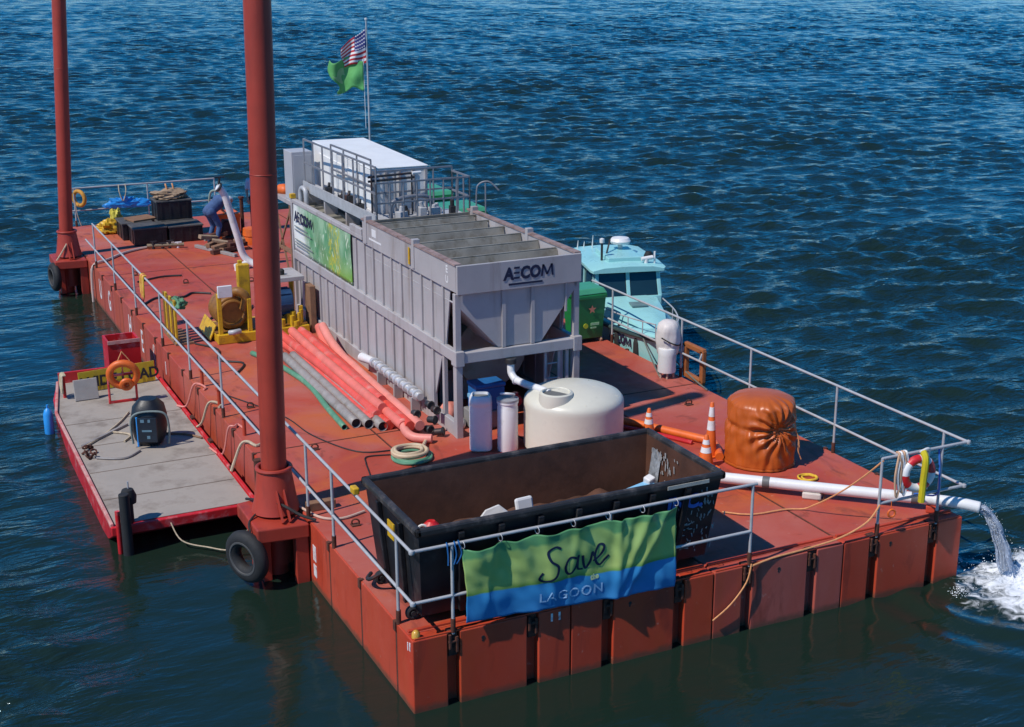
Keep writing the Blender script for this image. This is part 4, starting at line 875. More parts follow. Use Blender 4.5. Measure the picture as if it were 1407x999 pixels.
def cable(P, r, mat, label, name='deck_cable', cat='cable', z=0.012):
    return tag(MB().tube(spline([(x, y, z+r) if len(q) == 2 else q for q in P for x, y in [q[:2]]], 6), r, 6).build(name, mat, None, smooth=True), label, cat)
cable([(0.3, 9.6), (0.89, 8.05), (1.05, 6.89), (1.43, 5.91), (1.93, 5.72)], 0.010, cable_m, 'black cable crossing the deck to the coiled hose')
cable([(1.85, 5.55), (1.5, 5.62), (1.40, 5.4), (1.33, 5.1), (1.24, 4.7)], 0.010, cable_m, 'short dark cable leading from the coil to the dumpster')
cable([(0.3, 16.4), (0.7, 16.9), (1.2, 16.72), (1.5, 17.0), (1.85, 16.77)], 0.022, cable_m, 'dark hose lying across the open deck near the stern', 'deck_hose', 'hose')
cable([(0.6, 18.6), (1.2, 18.9), (1.67, 18.83)], 0.02, cable_m, 'short dark hose on the deck behind the hung rope', 'deck_hose', 'hose')
cable([(1.3, 14.6), (1.6, 14.9), (2.1, 14.8), (2.4, 15.3)], 0.02, cable_m, 'dark hose curling behind the yellow pump skid', 'deck_hose', 'hose')
cable([(0.6, 12.9), (0.9, 12.3), (0.75, 11.6), (1.1, 11.2), (0.8, 10.6)], 0.018, cable_m, 'dark hose wandering before the yellow pump skid', 'deck_hose', 'hose')
cable([(2.31, 22.6), (1.68, 22.4), (1.0, 22.0), (0.41, 21.3), (0.05, 21.0, 0.03), (-0.06, 20.95, -0.2), (-0.08, 20.95, -0.95)], 0.03, M('hose_pale', (0.55, 0.42, 0.36), 0.6), 'pale hose running over the side into the water', 'overboard_hose', 'hose')

# ------------------------------------------------------------------ yellow pump skid
sk = thing('pump_skid', 'yellow framed pump skid beside the far end of the tank', 'pump', (1.9, 13.2, 0))
for y in (12.72, 13.72): MB().box(1.0, 2.84, y-0.07, y+0.07, 0.008, 0.20).build('base_beam', yellow_m, sk, bevel=0.015)
for x in (1.06, 1.78, 2.5, 2.78): MB().box(x-0.06, x+0.06, 12.79, 13.65, 0.02, 0.185).build('base_beam', yellow_m, sk, bevel=0.01)
MB().plate([(0.92, 13.85, 0.05), (0.92, 12.95, 0.03), (1.06, 12.95, 0.32), (1.06, 13.85, 0.34)], 0.03).build('drip_ramp', yellow_m, sk, bevel=0.008)
MB().box(1.0, 2.84, 12.8, 13.64, 0.19, 0.215).build('base_plate', gold_m, sk)
for x, y, h in ((1.08, 12.74, 1.0), (1.66, 12.74, 0.85), (1.72, 13.5, 1.45), (2.74, 13.5, 1.0), (2.74, 12.9, 0.55)):
    MB().box(x-0.04, x+0.04, y-0.04, y+0.04, 0.2, h).build('post', yellow_m, sk, bevel=0.008)
MB().box(1.62, 1.86, 13.3, 13.46, 0.2, 1.40).build('column', yellow_m, sk, bevel=0.02)
MB().tube([(1.36, 12.88, 0.56), (1.36, 13.5, 0.56)], [0.33, 0.33], 28).build('volute', gold_m, sk, smooth=True, bevel=0.03)
MB().tube(spline([(1.58, 12.85, 0.62), (1.62, 12.8, 0.86), (1.50, 12.85, 0.98), (1.38, 12.95, 0.94)], 6), 0.09, 12).build('outlet_bend', gold_m, sk, smooth=True)
MB().torus((1.36, 12.86, 0.56), 0.24, 0.035, (0, 1, 0), 26, 8).build('volute_flange', gold_m, sk, smooth=True)
MB().box(1.05, 1.33, 12.66, 12.72, 0.93, 1.16).build('control_box', white_m, sk, bevel=0.01)
MB().tube([(2.02, 13.1, 0.62), (2.6, 13.1, 0.62)], [0.27, 0.27], 24).build('motor', dkblue_m, sk, smooth=True, bevel=0.02)
for k in range(8):
    a = k*math.pi/4; MB().bar((2.05, 13.1+0.27*math.cos(a), 0.62+0.27*math.sin(a)), (2.55, 13.1+0.27*math.cos(a), 0.62+0.27*math.sin(a)), 0.025, 0.05, (0, math.cos(a), math.sin(a))).build('motor_fin', dkblue_m, sk)
for x in (2.12, 2.5): MB().box(x-0.05, x+0.05, 12.85, 13.35, 0.2, 0.42).build('motor_foot', yellow_m, sk)
MB().box(2.10, 2.88, 13.0, 13.85, 1.03, 1.12).build('canopy', tank_m, sk, bevel=0.01)
for x in (2.14, 2.84): MB().box(x-0.025, x+0.025, 13.78, 13.83, 0.2, 1.03).build('canopy_post', tank_m, sk)
MB().lathe([(0, 0), (0.06, 0), (0.06, 0.09), (0.03, 0.12), (0, 0.12)], (2.5, 13.3, 1.12), 14).build('canopy_vent', rubber_m, sk, smooth=True)
MB().tube(spline([(1.22, 12.62, 0.24), (1.30, 12.55, 0.26), (1.42, 12.62, 0.25)], 4), 0.05, 10).build('drain_valve', galv_m, sk, smooth=True)
random.seed(5)
for i in range(7): 
    x, y = random.uniform(2.3, 2.75), random.uniform(12.66, 12.95); MB().cyl((x, y, 0.2), (x, y, 0.2+random.uniform(0.1, 0.3)), random.uniform(0.03, 0.06), n=10).build('fitting', yellow_m, sk, smooth=True)
ts = thing('brown_stand', 'weathered brown upright panel between the pump skid and tank', 'panel', (3.0, 12.9, 0))
MB().box(2.90, 3.02, 12.75, 13.1, 0.006, 0.95).build('panel', wood_m, ts, bevel=0.01)

# white riser pipe
rp = thing('riser_pipe', 'bent white pipe rising behind the yellow pump skid', 'pipe', (3.2, 19, 0))
MB().tube(spline([(3.62, 18.6, 0.09), (3.45, 18.85, 0.10), (3.22, 19.0, 0.30), (3.10, 19.0, 0.75), (2.92, 19.0, 1.5), (2.85, 19.0, 1.78), (2.76, 19.0, 1.96), (2.68, 19.0, 2.02)], 8), 0.085, 14).build('pipe', white_m, rp, smooth=True)
MB().torus((2.72, 19.0, 2.0), 0.09, 0.03, (-0.8, 0, 0.5), 16, 8).build('clamp', steelblk_m, rp, smooth=True)
MB().cyl((2.72, 19.0, 2.03), (2.74, 19.0, 2.22), 0.03, n=10).bar((2.62, 19.0, 2.24), (2.86, 19.0, 2.24), 0.05, 0.03).build('valve_handle', steelblk_m, rp)
MB().cyl((3.0, 18.85, 0.006), (3.0, 18.85, 0.14), 0.07, n=12).tube([(2.95, 18.9, 0.10), (3.35, 18.95, 0.16)], 0.06, 12).build('tee', white_m, rp, smooth=True)

# ------------------------------------------------------------------ stern clutter
def crate(x0, x1, y0, y1, z0, h, label, lid=True, mat=black_m, ribs=4):
    t = thing('black_crate', label, 'crate', ((x0+x1)/2, (y0+y1)/2, z0), 'black crates at the stern')
    MB().box(x0, x1, y0, y1, z0+0.004, z0+h-0.05).build('body', mat, t, bevel=0.015)
    for k in range(ribs):
        x = x0+(k+0.5)*(x1-x0)/ribs; MB().box(x-0.02, x+0.02, y0-0.014, y0-0.001, z0+0.03, z0+h-0.06).build('rib', mat, t)
    for k in range(2):
        y = y0+(k+0.5)*(y1-y0)/2; MB().box(x0-0.014, x0-0.001, y-0.02, y+0.02, z0+0.03, z0+h-0.06).build('rib', mat, t)
    MB().box(x0-0.02, x1+0.02, y0-0.02, y1+0.02, z0+h-0.048, z0+h).build('lid', M('crate_lid', (0.075, 0.07, 0.066), 0.7, 0, 0.3, 5, 0.2, 20, (0.2, 0.17, 0.14), 0.3, 4), t, bevel=0.012)
    return t
crate(1.34, 2.18, 22.75, 23.5, 0.006, 0.46, 'low black crate with ribbed front at the end of the crate row')
crate(2.24, 3.12, 22.75, 23.5, 0.006, 0.44, 'low black crate beneath the looping pale hose')
crate(1.20, 1.98, 23.6, 24.5, 0.006, 0.46, 'open low black crate next to the yellow bag')
crate(2.10, 3.05, 23.56, 24.4, 0.006, 0.46, 'low black crate carrying the stacked one')
crate(2.12, 3.05, 23.56, 24.3, 0.468, 0.52, 'black crate stacked on another with a tan bundle on top')
tb_ = thing('tan_bundle', 'folded tan tarpaulin bundle on top of the stacked black crate', 'bundle', (2.6, 23.95, 0.99))
lump((2.55, 23.93, 0.992), 0.44, 0.34, 0.13, 3.3, 0.40).build('cloth', tan_m, tb_, smooth=True)
for x in (2.5, 2.68): MB().tube(spline([(x, 23.9, 1.18), (x-0.03, 23.95, 1.36), (x+0.03, 24.0, 1.18)], 5), 0.022, 8).build('loop', ropeo_m, tb_, smooth=True)
tag(MB().obox((1.75, 23.95, 0.50), 0.7, 0.5, 0.05, 0.35, 0.05).build('loose_board', wood_m, None, bevel=0.006), 'loose brown board lying over the open black crate', 'board')
tag(MB().tube(spline([(3.12, 22.62, 0.03), (3.32, 22.7, 0.06), (3.42, 22.8, 0.4), (3.36, 22.85, 0.9), (3.40, 22.8, 1.25), (3.55, 22.7, 1.3)], 7), 0.028, 8).build('looping_hose', M('hose_sage', (0.26, 0.32, 0.26), 0.6), None, smooth=True), 'pale grey green hose looping up beside the black crates', 'hose')
yb = thing('yellow_bag', 'bright yellow bag slumped beside the far black crates', 'bag', (1.1, 24.9, 0))
lump((1.05, 24.8, 0.008), 0.26, 0.22, 0.20, 7.1, 0.5).build('lower', yellow_m, yb, smooth=True)
lump((1.30, 25.05, 0.02), 0.18, 0.16, 0.34, 9.4, 0.5).build('upper', M('pale_yellow', (0.52, 0.44, 0.05), 0.6, 0, 0.3, 6), yb, smooth=True)
bt = thing('blue_tarp', 'bright blue tarp bundle hung on the stern rail', 'tarp', (1.8, 26.0, 0.45))
lump((1.62, 26.04, 0.46), 0.36, 0.07, 0.16, 2.2, 0.6).build('roll', bluef_m, bt, smooth=True)
lump((2.12, 26.06, 0.44), 0.30, 0.06, 0.13, 5.2, 0.6).build('roll', bluef_m, bt, smooth=True)
MB().tube(spline([(1.62, 26.15, 1.09), (1.6, 26.0, 0.9), (1.68, 25.96, 0.66), (1.78, 26.0, 0.9), (1.8, 26.15, 1.09)], 5), 0.014, 6).build('tie', rope_m, bt, smooth=True)
# ring buoy on the stern corner
rbm = thing('ring_buoy', 'yellow ring buoy hung on the stern rail beside the spud pile', 'life ring', (0.52, 26.1, 0.7))
MB().torus((0.52, 26.06, 0.80), 0.20, 0.055, (0.9, 0.7, 0.05), 26, 10).build('ring', M('ring_ochre', (0.55, 0.25, 0.03), 0.7, 0, 0.3, 10), rbm, smooth=True)
MB().tube(spline([(0.40, 26.02, 0.75), (0.42, 26.0, 0.4), (0.5, 25.98, 0.05)], 5), 0.012, 6).build('line', rope_m, rbm)
# manifold of small fittings on deck before the crates
mf = thing('pump_manifold', 'small black and brass hose manifold on the deck before the crates', 'manifold', (2.0, 22.2, 0))
MB().tube([(1.55, 22.25, 0.09), (2.45, 22.05, 0.09)], 0.055, 10).build('pipe', M('brass_dull', (0.28, 0.20, 0.12), 0.5, 0.4, 0.3, 8), mf, smooth=True)
for k, x in enumerate((1.7, 1.92, 2.1, 2.3)):
    MB().cyl((x, 22.2-0.04*k, 0.01), (x, 22.2-0.04*k, 0.20-0.05*(k % 2)), 0.04, n=12).bar((x-0.08, 22.2-0.04*k, 0.20-0.05*(k % 2)), (x+0.09, 22.16-0.04*k, 0.21-0.05*(k % 2)), 0.03, 0.03).build('valve', steelblk_m if k < 3 else white_m, mf, smooth=True)
# machine, drum and brown heap
om = thing('orange_machine', 'boxy orange framed machine beside the white riser pipe', 'machine', (3.7, 22.6, 0))
for x in (3.45, 3.95):
    for y in (22.3, 22.9): MB().box(x-0.05, x+0.05, y-0.05, y+0.05, 0.006, 0.62).build('frame_post', orange_m, om, bevel=0.008)
MB().box(3.39, 4.01, 22.24, 22.96, 0.62, 0.74).build('frame_top', orange_m, om, bevel=0.012)
MB().tube([(3.7, 22.35, 0.34), (3.7, 22.85, 0.34)], 0.2, 20).build('engine', steelblk_m, om, smooth=True, bevel=0.02)
MB().box(3.39, 4.01, 22.24, 22.96, 0.006, 0.10).build('frame_base', rust_m, om)
od = thing('orange_drum', 'orange drum standing behind the thick spud pile', 'drum', (4.2, 21.8, 0))
MB().lathe([(0, 0), (0.26, 0), (0.27, 0.05), (0.25, 0.2), (0.27, 0.22), (0.25, 0.4), (0.0, 0.42)], (4.2, 21.8, 0.008), 24).build('body', orange_m, od, smooth=True)
random.seed(21)
for i in range(14):
    x, y = 3.0+random.uniform(0, 0.75), 20.9+random.uniform(0, 1.2); z = 0.05+0.09*(i//5)
    m = MB().obox((x, y, z+0.02), random.uniform(0.25, 0.6), random.uniform(0.10, 0.22), random.uniform(0.06, 0.12), random.uniform(-0.9, 0.9), random.uniform(-0.15, 0.15), random.uniform(-0.2, 0.2))
    tag(m.build('scrap_timber', (wood_m, tan_m, rust_m)[i % 3], None, bevel=0.01), 'rough brown timber offcut in the scrap heap before the orange machine', 'timber', 'scrap timber heap by the riser pipe')
tag(MB().bar((2.72, 21.9, 0.05), (3.35, 20.3, 0.05), 0.10, 0.08).build('timber_baulk', greyp_m, None, bevel=0.01), 'grey timber baulk edging the scrap timber heap', 'timber')
for i, (x, y, h) in enumerate(((4.05, 20.6, 0.9), (4.35, 20.3, 1.2), (4.25, 23.0, 1.0))):
    tag(MB().cyl((x, y, 0.006), (x, y, h), 0.05, n=12).cyl((x, y, h), (x, y, h+0.04), 0.08, n=12).build('rusty_bollard', rust_m, None, smooth=True), ('short rusty bollard behind the scrap timber', 'tall rusty bollard behind the scrap timber', 'rusty bollard beside the orange machine')[i], 'bollard')
# coloured gear stored on the end platform
for i, (x, y, z, r_, mt, nm, lb, ct) in enumerate(((3.3, 15.6, 2.352, 0.16, orange_m, 'orange_bag', 'orange bag on the platform behind the tank', 'bag'), (3.55, 15.35, 2.352, 0.12, red_m, 'red_bag', 'small red bag on the platform behind the tank', 'bag'))):
    tag(MB().lathe([(0, 0), (r_, 0), (r_*1.1, r_*0.6), (r_*0.6, r_*1.1), (0, r_*1.2)], (x, y, z), 18, fn=lambda a, zz: 1+0.15*math.sin(3*a)).build(nm, mt, None, smooth='all'), lb, ct)
rr_ = thing('red_extinguisher', 'red cylinder standing by the braced platform leg', 'extinguisher', (3.3, 14.75, 0))
MB().lathe([(0, 0), (0.10, 0), (0.10, 0.5), (0.05, 0.58), (0, 0.6)], (3.3, 14.75, 0.6), 16).build('cylinder', red_m, rr_, smooth=True)
MB().box(3.15, 3.45, 14.6, 14.9, 0.006, 0.598).build('stand', steelblk_m, rr_)

# ------------------------------------------------------------------ people (one continuous remeshed body each)
def capsule(mb, a, b, ra, rb, n=12):
    a = Vector(a); b = Vector(b); d = (b-a).normalized()
    P = []; r_ = []
    for k in (-1, -0.7, -0.3): P.append(a+d*ra*k); r_.append(ra*math.sqrt(max(0.01, 1-k*k)))
    for t in (0, 0.5, 1): P.append(a.lerp(b, t)); r_.append(ra+(rb-ra)*t)
    for k in (0.3, 0.7, 1): P.append(b+d*rb*k); r_.append(rb*math.sqrt(max(0.01, 1-k*k)))
    mb.tube(P, r_, n)
def body(name, segs, mat, par, vox=0.022):
    mb = MB()
    for s_ in segs: capsule(mb, *s_)
    o = mb.build(name, mat, par, smooth='all'); md = o.modifiers.new('remesh', 'REMESH'); md.mode = 'VOXEL'; md.voxel_size = vox; md.use_smooth_shade = True
    sm = o.modifiers.new('smooth', 'SMOOTH'); sm.factor = 0.5; sm.iterations = 4; return o
def arm(sh, el, wr, tip): 
    s_ = [(sh, el, 0.05, 0.042), (el, wr, 0.042, 0.03)]
    w_ = Vector(wr); t_ = Vector(tip); d = (t_-w_); side = d.cross(Vector((0, 0, 1)))
    side = side.normalized() if side.length > 1e-3 else Vector((1, 0, 0))
    s_.append((w_, w_+d*0.5, 0.028, 0.032))
    for k in range(4): s_.append((w_+d*0.45+side*(k-1.5)*0.018, w_+d*(0.95+0.06*(k in (1, 2)))+side*(k-1.5)*0.02, 0.010, 0.008))
    s_.append((w_+d*0.2+side*0.03, w_+d*0.6+side*0.06, 0.011, 0.009)); return s_
def person(loc, rz, label, pose, topm, legm, hairm):
    t = thing('person', label, 'person', loc)
    Mx = Matrix.Translation(Vector(loc)) @ Matrix.Rotation(rz, 4, 'Z')
    def X(segs): return [(Mx @ Vector(a), Mx @ Vector(b), r0, r1) for a, b, r0, r1 in segs]
    if pose == 'stand':
        hip, ch, nk, hd = (0, 0, 0.90), (0, 0, 1.30), (0, 0, 1.45), (0, 0.02, 1.60)
        arms = arm((-0.19, 0, 1.38), (-0.24, 0.02, 1.10), (-0.22, 0.12, 0.86), (-0.21, 0.15, 0.70))+arm((0.19, 0, 1.38), (0.24, 0.02, 1.10), (0.20, 0.16, 0.92), (0.18, 0.22, 0.77))
        legs = [((-0.09, 0, 0.88), (-0.10, 0.01, 0.48), 0.085, 0.06), ((-0.10, 0.01, 0.48), (-0.11, -0.02, 0.10), 0.058, 0.042), ((0.09, 0, 0.88), (0.10, 0.02, 0.48), 0.085, 0.06), ((0.10, 0.02, 0.48), (0.12, 0.02, 0.10), 0.058, 0.042)]
        feet = [((-0.11, -0.03, 0.045), (-0.12, 0.15, 0.04), 0.042, 0.035), ((0.12, 0.0, 0.045), (0.13, 0.18, 0.04), 0.042, 0.035)]
        hf = Vector((0, 1, 0))
    else:
        hip, ch, nk, hd = (0, -0.12, 0.88), (0, 0.22, 1.10), (0, 0.36, 1.13), (0, 0.48, 1.10)
        arms = arm((-0.18, 0.28, 1.10), (-0.22, 0.38, 0.86), (-0.15, 0.50, 0.68), (-0.12, 0.56, 0.55))+arm((0.18, 0.28, 1.10), (0.22, 0.40, 0.86), (0.15, 0.52, 0.68), (0.12, 0.58, 0.55))
        legs = [((-0.10, -0.10, 0.86), (-0.13, 0.06, 0.48), 0.09, 0.062), ((-0.13, 0.06, 0.48), (-0.14, -0.08, 0.10), 0.058, 0.042), ((0.10, -0.10, 0.86), (0.13, 0.08, 0.48), 0.09, 0.062), ((0.13, 0.08, 0.48), (0.14, -0.04, 0.10), 0.058, 0.042)]
        feet = [((-0.14, -0.09, 0.045), (-0.15, 0.10, 0.04), 0.042, 0.035), ((0.14, -0.05, 0.045), (0.15, 0.14, 0.04), 0.042, 0.035)]
        hf = Vector((0, 0.6, -0.8))
    H_ = Vector(hd); C_ = Vector(ch); h3 = hf*0.10
    upv = (H_-Vector(nk)).normalized()
    head = [(H_-upv*0.05, H_+upv*0.04, 0.085, 0.095), (H_-upv*0.06+hf*0.03, H_+hf*0.06-upv*0.05, 0.05, 0.045), (H_+hf*0.085+upv*0.01, H_+hf*0.11-upv*0.015, 0.012, 0.016),
            (H_+Vector((0.09, 0, 0)), H_+Vector((0.095, 0, -0.03)), 0.018, 0.014), (H_+Vector((-0.09, 0, 0)), H_+Vector((-0.095, 0, -0.03)), 0.018, 0.014)]
    tor = [(hip, C_, 0.135, 0.15), (C_, nk, 0.13, 0.055), (C_+Vector((-0.17, 0, 0.06)), C_+Vector((0.17, 0, 0.06)), 0.065, 0.065), (Vector(hip)+Vector((-0.07, 0, -0.02)), Vector(hip)+Vector((0.07, 0, -0.02)), 0.12, 0.12)]
    body('body', X(head+[(nk, hd, 0.052, 0.05)]+tor+arms+legs+feet), skin_m, t, 0.016)
    g_ = 1.13
    body('shirt', X([(a, b, r0*g_+0.006, r1*g_+0.006) for a, b, r0, r1 in tor[:1]+tor[2:3]]+[(a, Vector(a).lerp(Vector(b), 0.75), r0+0.014, r1+0.018) for a, b, r0, r1 in (arms[0], arms[8])]), topm, t)
    body('trousers', X([(a, b, r0+0.014, r1+0.016) for a, b, r0, r1 in legs]+[(tor[3][0], tor[3][1], 0.135, 0.135)]), legm, t)
    body('shoes', X([(a, b, r0+0.01, r1+0.01) for a, b, r0, r1 in feet]), dark_m, t)
    body('hair', X([(H_+upv*0.03-hf*0.02, H_+upv*0.055-hf*0.01, 0.092, 0.09)]), hairm, t, 0.016)
    for s_ in (-1, 1):
        e = Mx @ (H_+hf*0.088+Vector((s_*0.035, 0, 0))+upv*0.012); MB().lathe([(0, -0.012), (0.01, -0.008), (0.013, 0), (0.01, 0.008), (0, 0.012)], e, 10).build('eye', dark_m, t, smooth='all')
    mo = Mx @ (H_+hf*0.098-upv*0.062); MB().obox(mo, 0.05, 0.012, 0.012, rz).build('mouth', M('lip', (0.3, 0.1, 0.08), 0.5), t)
    return t
person((3.28, 22.15, 0.006), R(-70), 'person in blue work clothes bending over beside the orange machine', 'bend', jean_m, jean_m, M('cap_white', (0.6, 0.6, 0.62), 0.7))
person((4.76, 23.4, 0.006), R(160), 'person in pale shirt and dark trousers standing behind the spud pile', 'stand', shirt_m, dark_m, dark_m)

# ------------------------------------------------------------------ gear along the left rail
yp = thing('yellow_rack', 'yellow slatted upright rack against the left rail with a green rag', 'rack', (0.3, 13.5, 0))
for k in range(6):
    y = 13.02+k*0.19; MB().box(0.26, 0.30, y-0.06, y+0.06, 0.02, 0.90-0.03*(k % 2)).build('slat', gold_m if k % 2 else yellow_m, yp, bevel=0.006)
for z in (0.12, 0.80): MB().box(0.302, 0.33, 12.95, 14.05, z-0.03, z+0.03).build('batten', gold_m, yp)
MB().box(0.24, 0.60, 12.95, 14.05, 0.006, 0.05).build('foot', wood_m, yp)
lump((0.38, 13.1, 0.72), 0.12, 0.20, 0.12, 1.7, 0.6).build('rag', M('rag_green', (0.10, 0.24, 0.13), 0.8), yp, smooth='all')
def hung_rope(name, x, y, z, mats, label, n=5, L_=0.45, ax=(0, 1)):
    t = thing(name, label, 'rope', (x, y, z-L_))
    rnd = random.Random(len(label))
    for k in range(n):
        o_ = (k-n/2)*0.04; l2 = L_*rnd.uniform(0.75, 1.05)
        P = [(x-0.035, y+o_, z+0.02), (x-0.05, y+o_-0.05, z-l2*0.5), (x-0.045, y+o_, z-l2), (x-0.05, y+o_+0.05, z-l2*0.5), (x-0.035, y+o_+0.01, z+0.02), (x+0.03, y+o_+0.01, z+0.035)] if ax == (0, 1) else \
            [(x+o_, y-0.035, z+0.02), (x+o_-0.05, y-0.05, z-l2*0.5), (x+o_, y-0.045, z-l2), (x+o_+0.05, y-0.05, z-l2*0.5), (x+o_+0.01, y-0.035, z+0.02), (x+o_+0.01, y+0.03, z+0.035)]
        MB().tube(spline(P, 6), 0.016, 6).build('strand', mats[k % len(mats)], t, smooth=True)
    return t
hung_rope('hung_rope', 0.02, 14.55, 1.07, [ropey_m, ropeo_m, ropey_m, red_m], 'yellow and red rope hanks hung over the left rail', 7, 0.5)
# mooring lines and bits at the spud well
tag(MB().tube(spline([(-0.55, 4.9, -0.02), (-0.35, 4.05, 0.20), (-0.12, 3.75, 0.10), (0.05, 3.6, 0.05)], 6), 0.02, 8).build('mooring_line', cable_m, None, smooth=True), 'dark mooring line wrapped round the spud well', 'rope')
tag(MB().tube(spline([(0.0, 4.15, 0.04), (0.15, 3.7, 0.03), (0.4, 3.55, 0.03), (0.75, 3.65, 0.03)], 6), 0.018, 8).build('chain_rope', M('rope_pink', (0.55, 0.38, 0.30), 0.8), None, smooth=True), 'pale frayed rope trailing from the spud well over the deck', 'rope')
tag(MB().box(0.06, 0.46, 3.98, 4.10, 0.008, 0.13).build('wood_block', wood_m, None, bevel=0.01), 'short brown timber block on the deck beside the spud well', 'timber')
tag(MB().box(0.10, 0.22, 2.02, 2.16, 1.04, 1.20).build('yellow_lamp', yellow_m, None, bevel=0.01) if False else MB().box(-0.02, 0.06, 1.78, 1.92, 1.085, 1.17).build('yellow_lamp', yellow_m, None, bevel=0.015), 'small yellow lamp box on the rail beside the dumpster', 'lamp')
tag(MB().lathe([(0, 0), (0.05, 0), (0.045, 0.06), (0.02, 0.085), (0, 0.09)], (0.07, 0.07, 0.008), 14).build('deck_light', M('amber', (0.65, 0.35, 0.05), 0.3), None, smooth=True), 'small amber deck light on the near barge corner', 'lamp')

# ------------------------------------------------------------------ tyre fenders
def tyre(c, axis, label, R_=0.25, r=0.11):
    t = thing('tyre_fender', label, 'tyre', c)
    MB().torus(c, R_, r, axis, 36, 12, 0.85).build('tyre', rubber_m, t, smooth=True)
    ax = Vector(axis).normalized()
    for s_ in (-1, 1): MB().torus(Vector(c)+ax*s_*r*0.7, R_-0.03, 0.022, axis, 30, 6).build('bead', M('tyre_grey', (0.07, 0.07, 0.07), 0.7), t, smooth=True)
    return t
tyre((-0.82, 3.95, -0.45), (1, 0.55, 0.05), 'black tyre fender hung at the water below the thick spud pile', 0.26, 0.115)
tyre((-0.80, 22.0, -0.42), (1, 0.15, 0), 'black tyre fender hung by the stern spud pile')
tag(MB().tube(spline([(-0.75, 3.98, -0.12), (-0.72, 4.1, -0.02), (-0.5, 4.3, 0.05)], 4), 0.015, 6).build('tyre_line', cable_m, None), 'short dark line holding the near tyre to the spud well', 'rope')
tag(MB().tube(spline([(-0.78, 22.0, -0.10), (-0.6, 22.1, 0.1), (-0.42, 22.15, 0.35)], 4), 0.02, 6).build('tyre_line', rope_m, None), 'pale line holding the stern tyre to the spud pile', 'rope')

# ------------------------------------------------------------------ right-hand deck: bag, cones, hose, discharge pipe
ob = thing('tarped_bale', 'tall orange tarpaulin bale cinched with rope at the waist', 'bale', (6.75, 2.95, 0))
KA = math.atan2(-0.80, -0.05)
def bale_r(a, z):
    da = (a-KA+math.pi) % (2*math.pi)-math.pi; px, pz = 0.5*da, z-0.62; dk_ = math.hypot(px, pz); ph = math.atan2(pz, px)
    fan = 0.062*math.sin(ph*15+2.5*math.sin(dk_*6))*math.exp(-((dk_-0.24)/0.20)**2)
    fan += 0.035*math.sin(ph*27+1.0)*math.exp(-((dk_-0.14)/0.10)**2)
    pinch = -0.10*math.exp(-(dk_/0.10)**2)-0.05*math.exp(-(pz/0.05)**2)
    wr = 0.055*noise.noise(Vector((math.cos(a)*2.6, math.sin(a)*2.6, z*3.2)))+0.034*noise.noise(Vector((math.cos(a)*7, math.sin(a)*7, z*6+4)))
    up = 0.028*math.sin(a*17+4*noise.noise(Vector((a*2, z*3, 0))))*math.exp(-((z-0.50)/0.32)**2)
    shape = 1+0.05*math.cos(a-3.6)*(1.0-z)-0.035*math.cos(a-0.2)*z
    return shape*(1+fan+pinch+wr+up)
prof = [(0.0, 0.0), (0.44, 0.0), (0.53, 0.015), (0.50, 0.03)]+[(0.515-0.03*(z-0.3)**2*2, z) for z in [0.05+0.0155*k for k in range(58)]]+[(0.47, 0.965), (0.42, 1.0), (0.33, 1.03), (0.2, 1.05), (0.1, 1.055), (0.0, 1.057)]
MB().lathe(prof, (6.75, 2.95, 0.008), 220, fn=bale_r).build('tarp', tarp_m, ob, smooth='all')
MB().tube([(6.75+0.50*math.cos(a)*bale_r(a, .62), 2.95+0.50*math.sin(a)*bale_r(a, .62), 0.628+0.012*math.sin(a*3)) for a in [2*math.pi*i/90 for i in range(90)]], 0.009, 6, closed=True).build('rope', ropeo_m, ob, smooth=True)
for s_ in (0, 1): MB().tube(spline([(7.02, 2.50, 0.62), (7.06, 2.46, 0.45), (7.05, 2.44, 0.28), (7.10, 2.42, 0.14)] if s_ else [(7.00, 2.49, 0.62), (7.10, 2.5, 0.42), (7.09, 2.47, 0.25)], 5), 0.008, 5).build('rope_tail', ropeo_m, ob)
def cone(x, y, h, label, r=0.13, bands=((0.45, 0.62), (0.72, 0.86))):
    t = thing('traffic_cone', label, 'cone', (x, y, 0), 'cones on the right deck')
    MB().prism([(x-r*1.25, y-r*1.25), (x+r*1.25, y-r*1.25), (x+r*1.25, y+r*1.25), (x-r*1.25, y+r*1.25)], 0.008, 0.035).build('base', orange_m, t, bevel=0.01)
    R0 = r*0.95; R1 = 0.028; rad_ = lambda f: R0+(R1-R0)*f
    MB().lathe([(R0, 0.03), (R0, 0.04), (R1, h-0.01), (R1*0.7, h), (0, h)], (x, y, 0), 20).build('cone_body', orange_m, t, smooth=True)
    for a, b in bands: MB().lathe([(rad_(a)+0.003, 0.04+(h-0.05)*a), (rad_(b)+0.003, 0.04+(h-0.05)*b)], (x, y, 0), 20).build('white_band', white_m, t, smooth=True)
    return t
cone(5.85, 3.05, 0.52, 'orange traffic cone nearest the dumpster end wall')
cone(6.18, 3.42, 0.86, 'tall slim orange and white delineator cone beside the orange bale', 0.10, ((0.48, 0.66), (0.74, 0.92)))
cone(5.78, 4.55, 0.48, 'orange and white cone beside the cream water tank', 0.11)
tag(MB().tube(spline([(5.45, 5.5, 0.075), (5.77, 5.11, 0.075), (5.99, 4.7, 0.075), (6.32, 4.05, 0.075), (6.45, 3.75, 0.07), (6.2, 3.2, 0.06)], 6), 0.065, 12).build('orange_hose', orange_m, None, smooth=True), 'thick orange hose running from the cream tank towards the orange bale', 'hose')
tag(MB().tube(spline([(5.55, 5.15, 0.04), (5.85, 4.65, 0.04), (6.2, 3.95, 0.04)], 6), 0.035, 8).build('red_hose', red_m, None, smooth=True), 'thin red hose lying along the orange hose', 'hose')
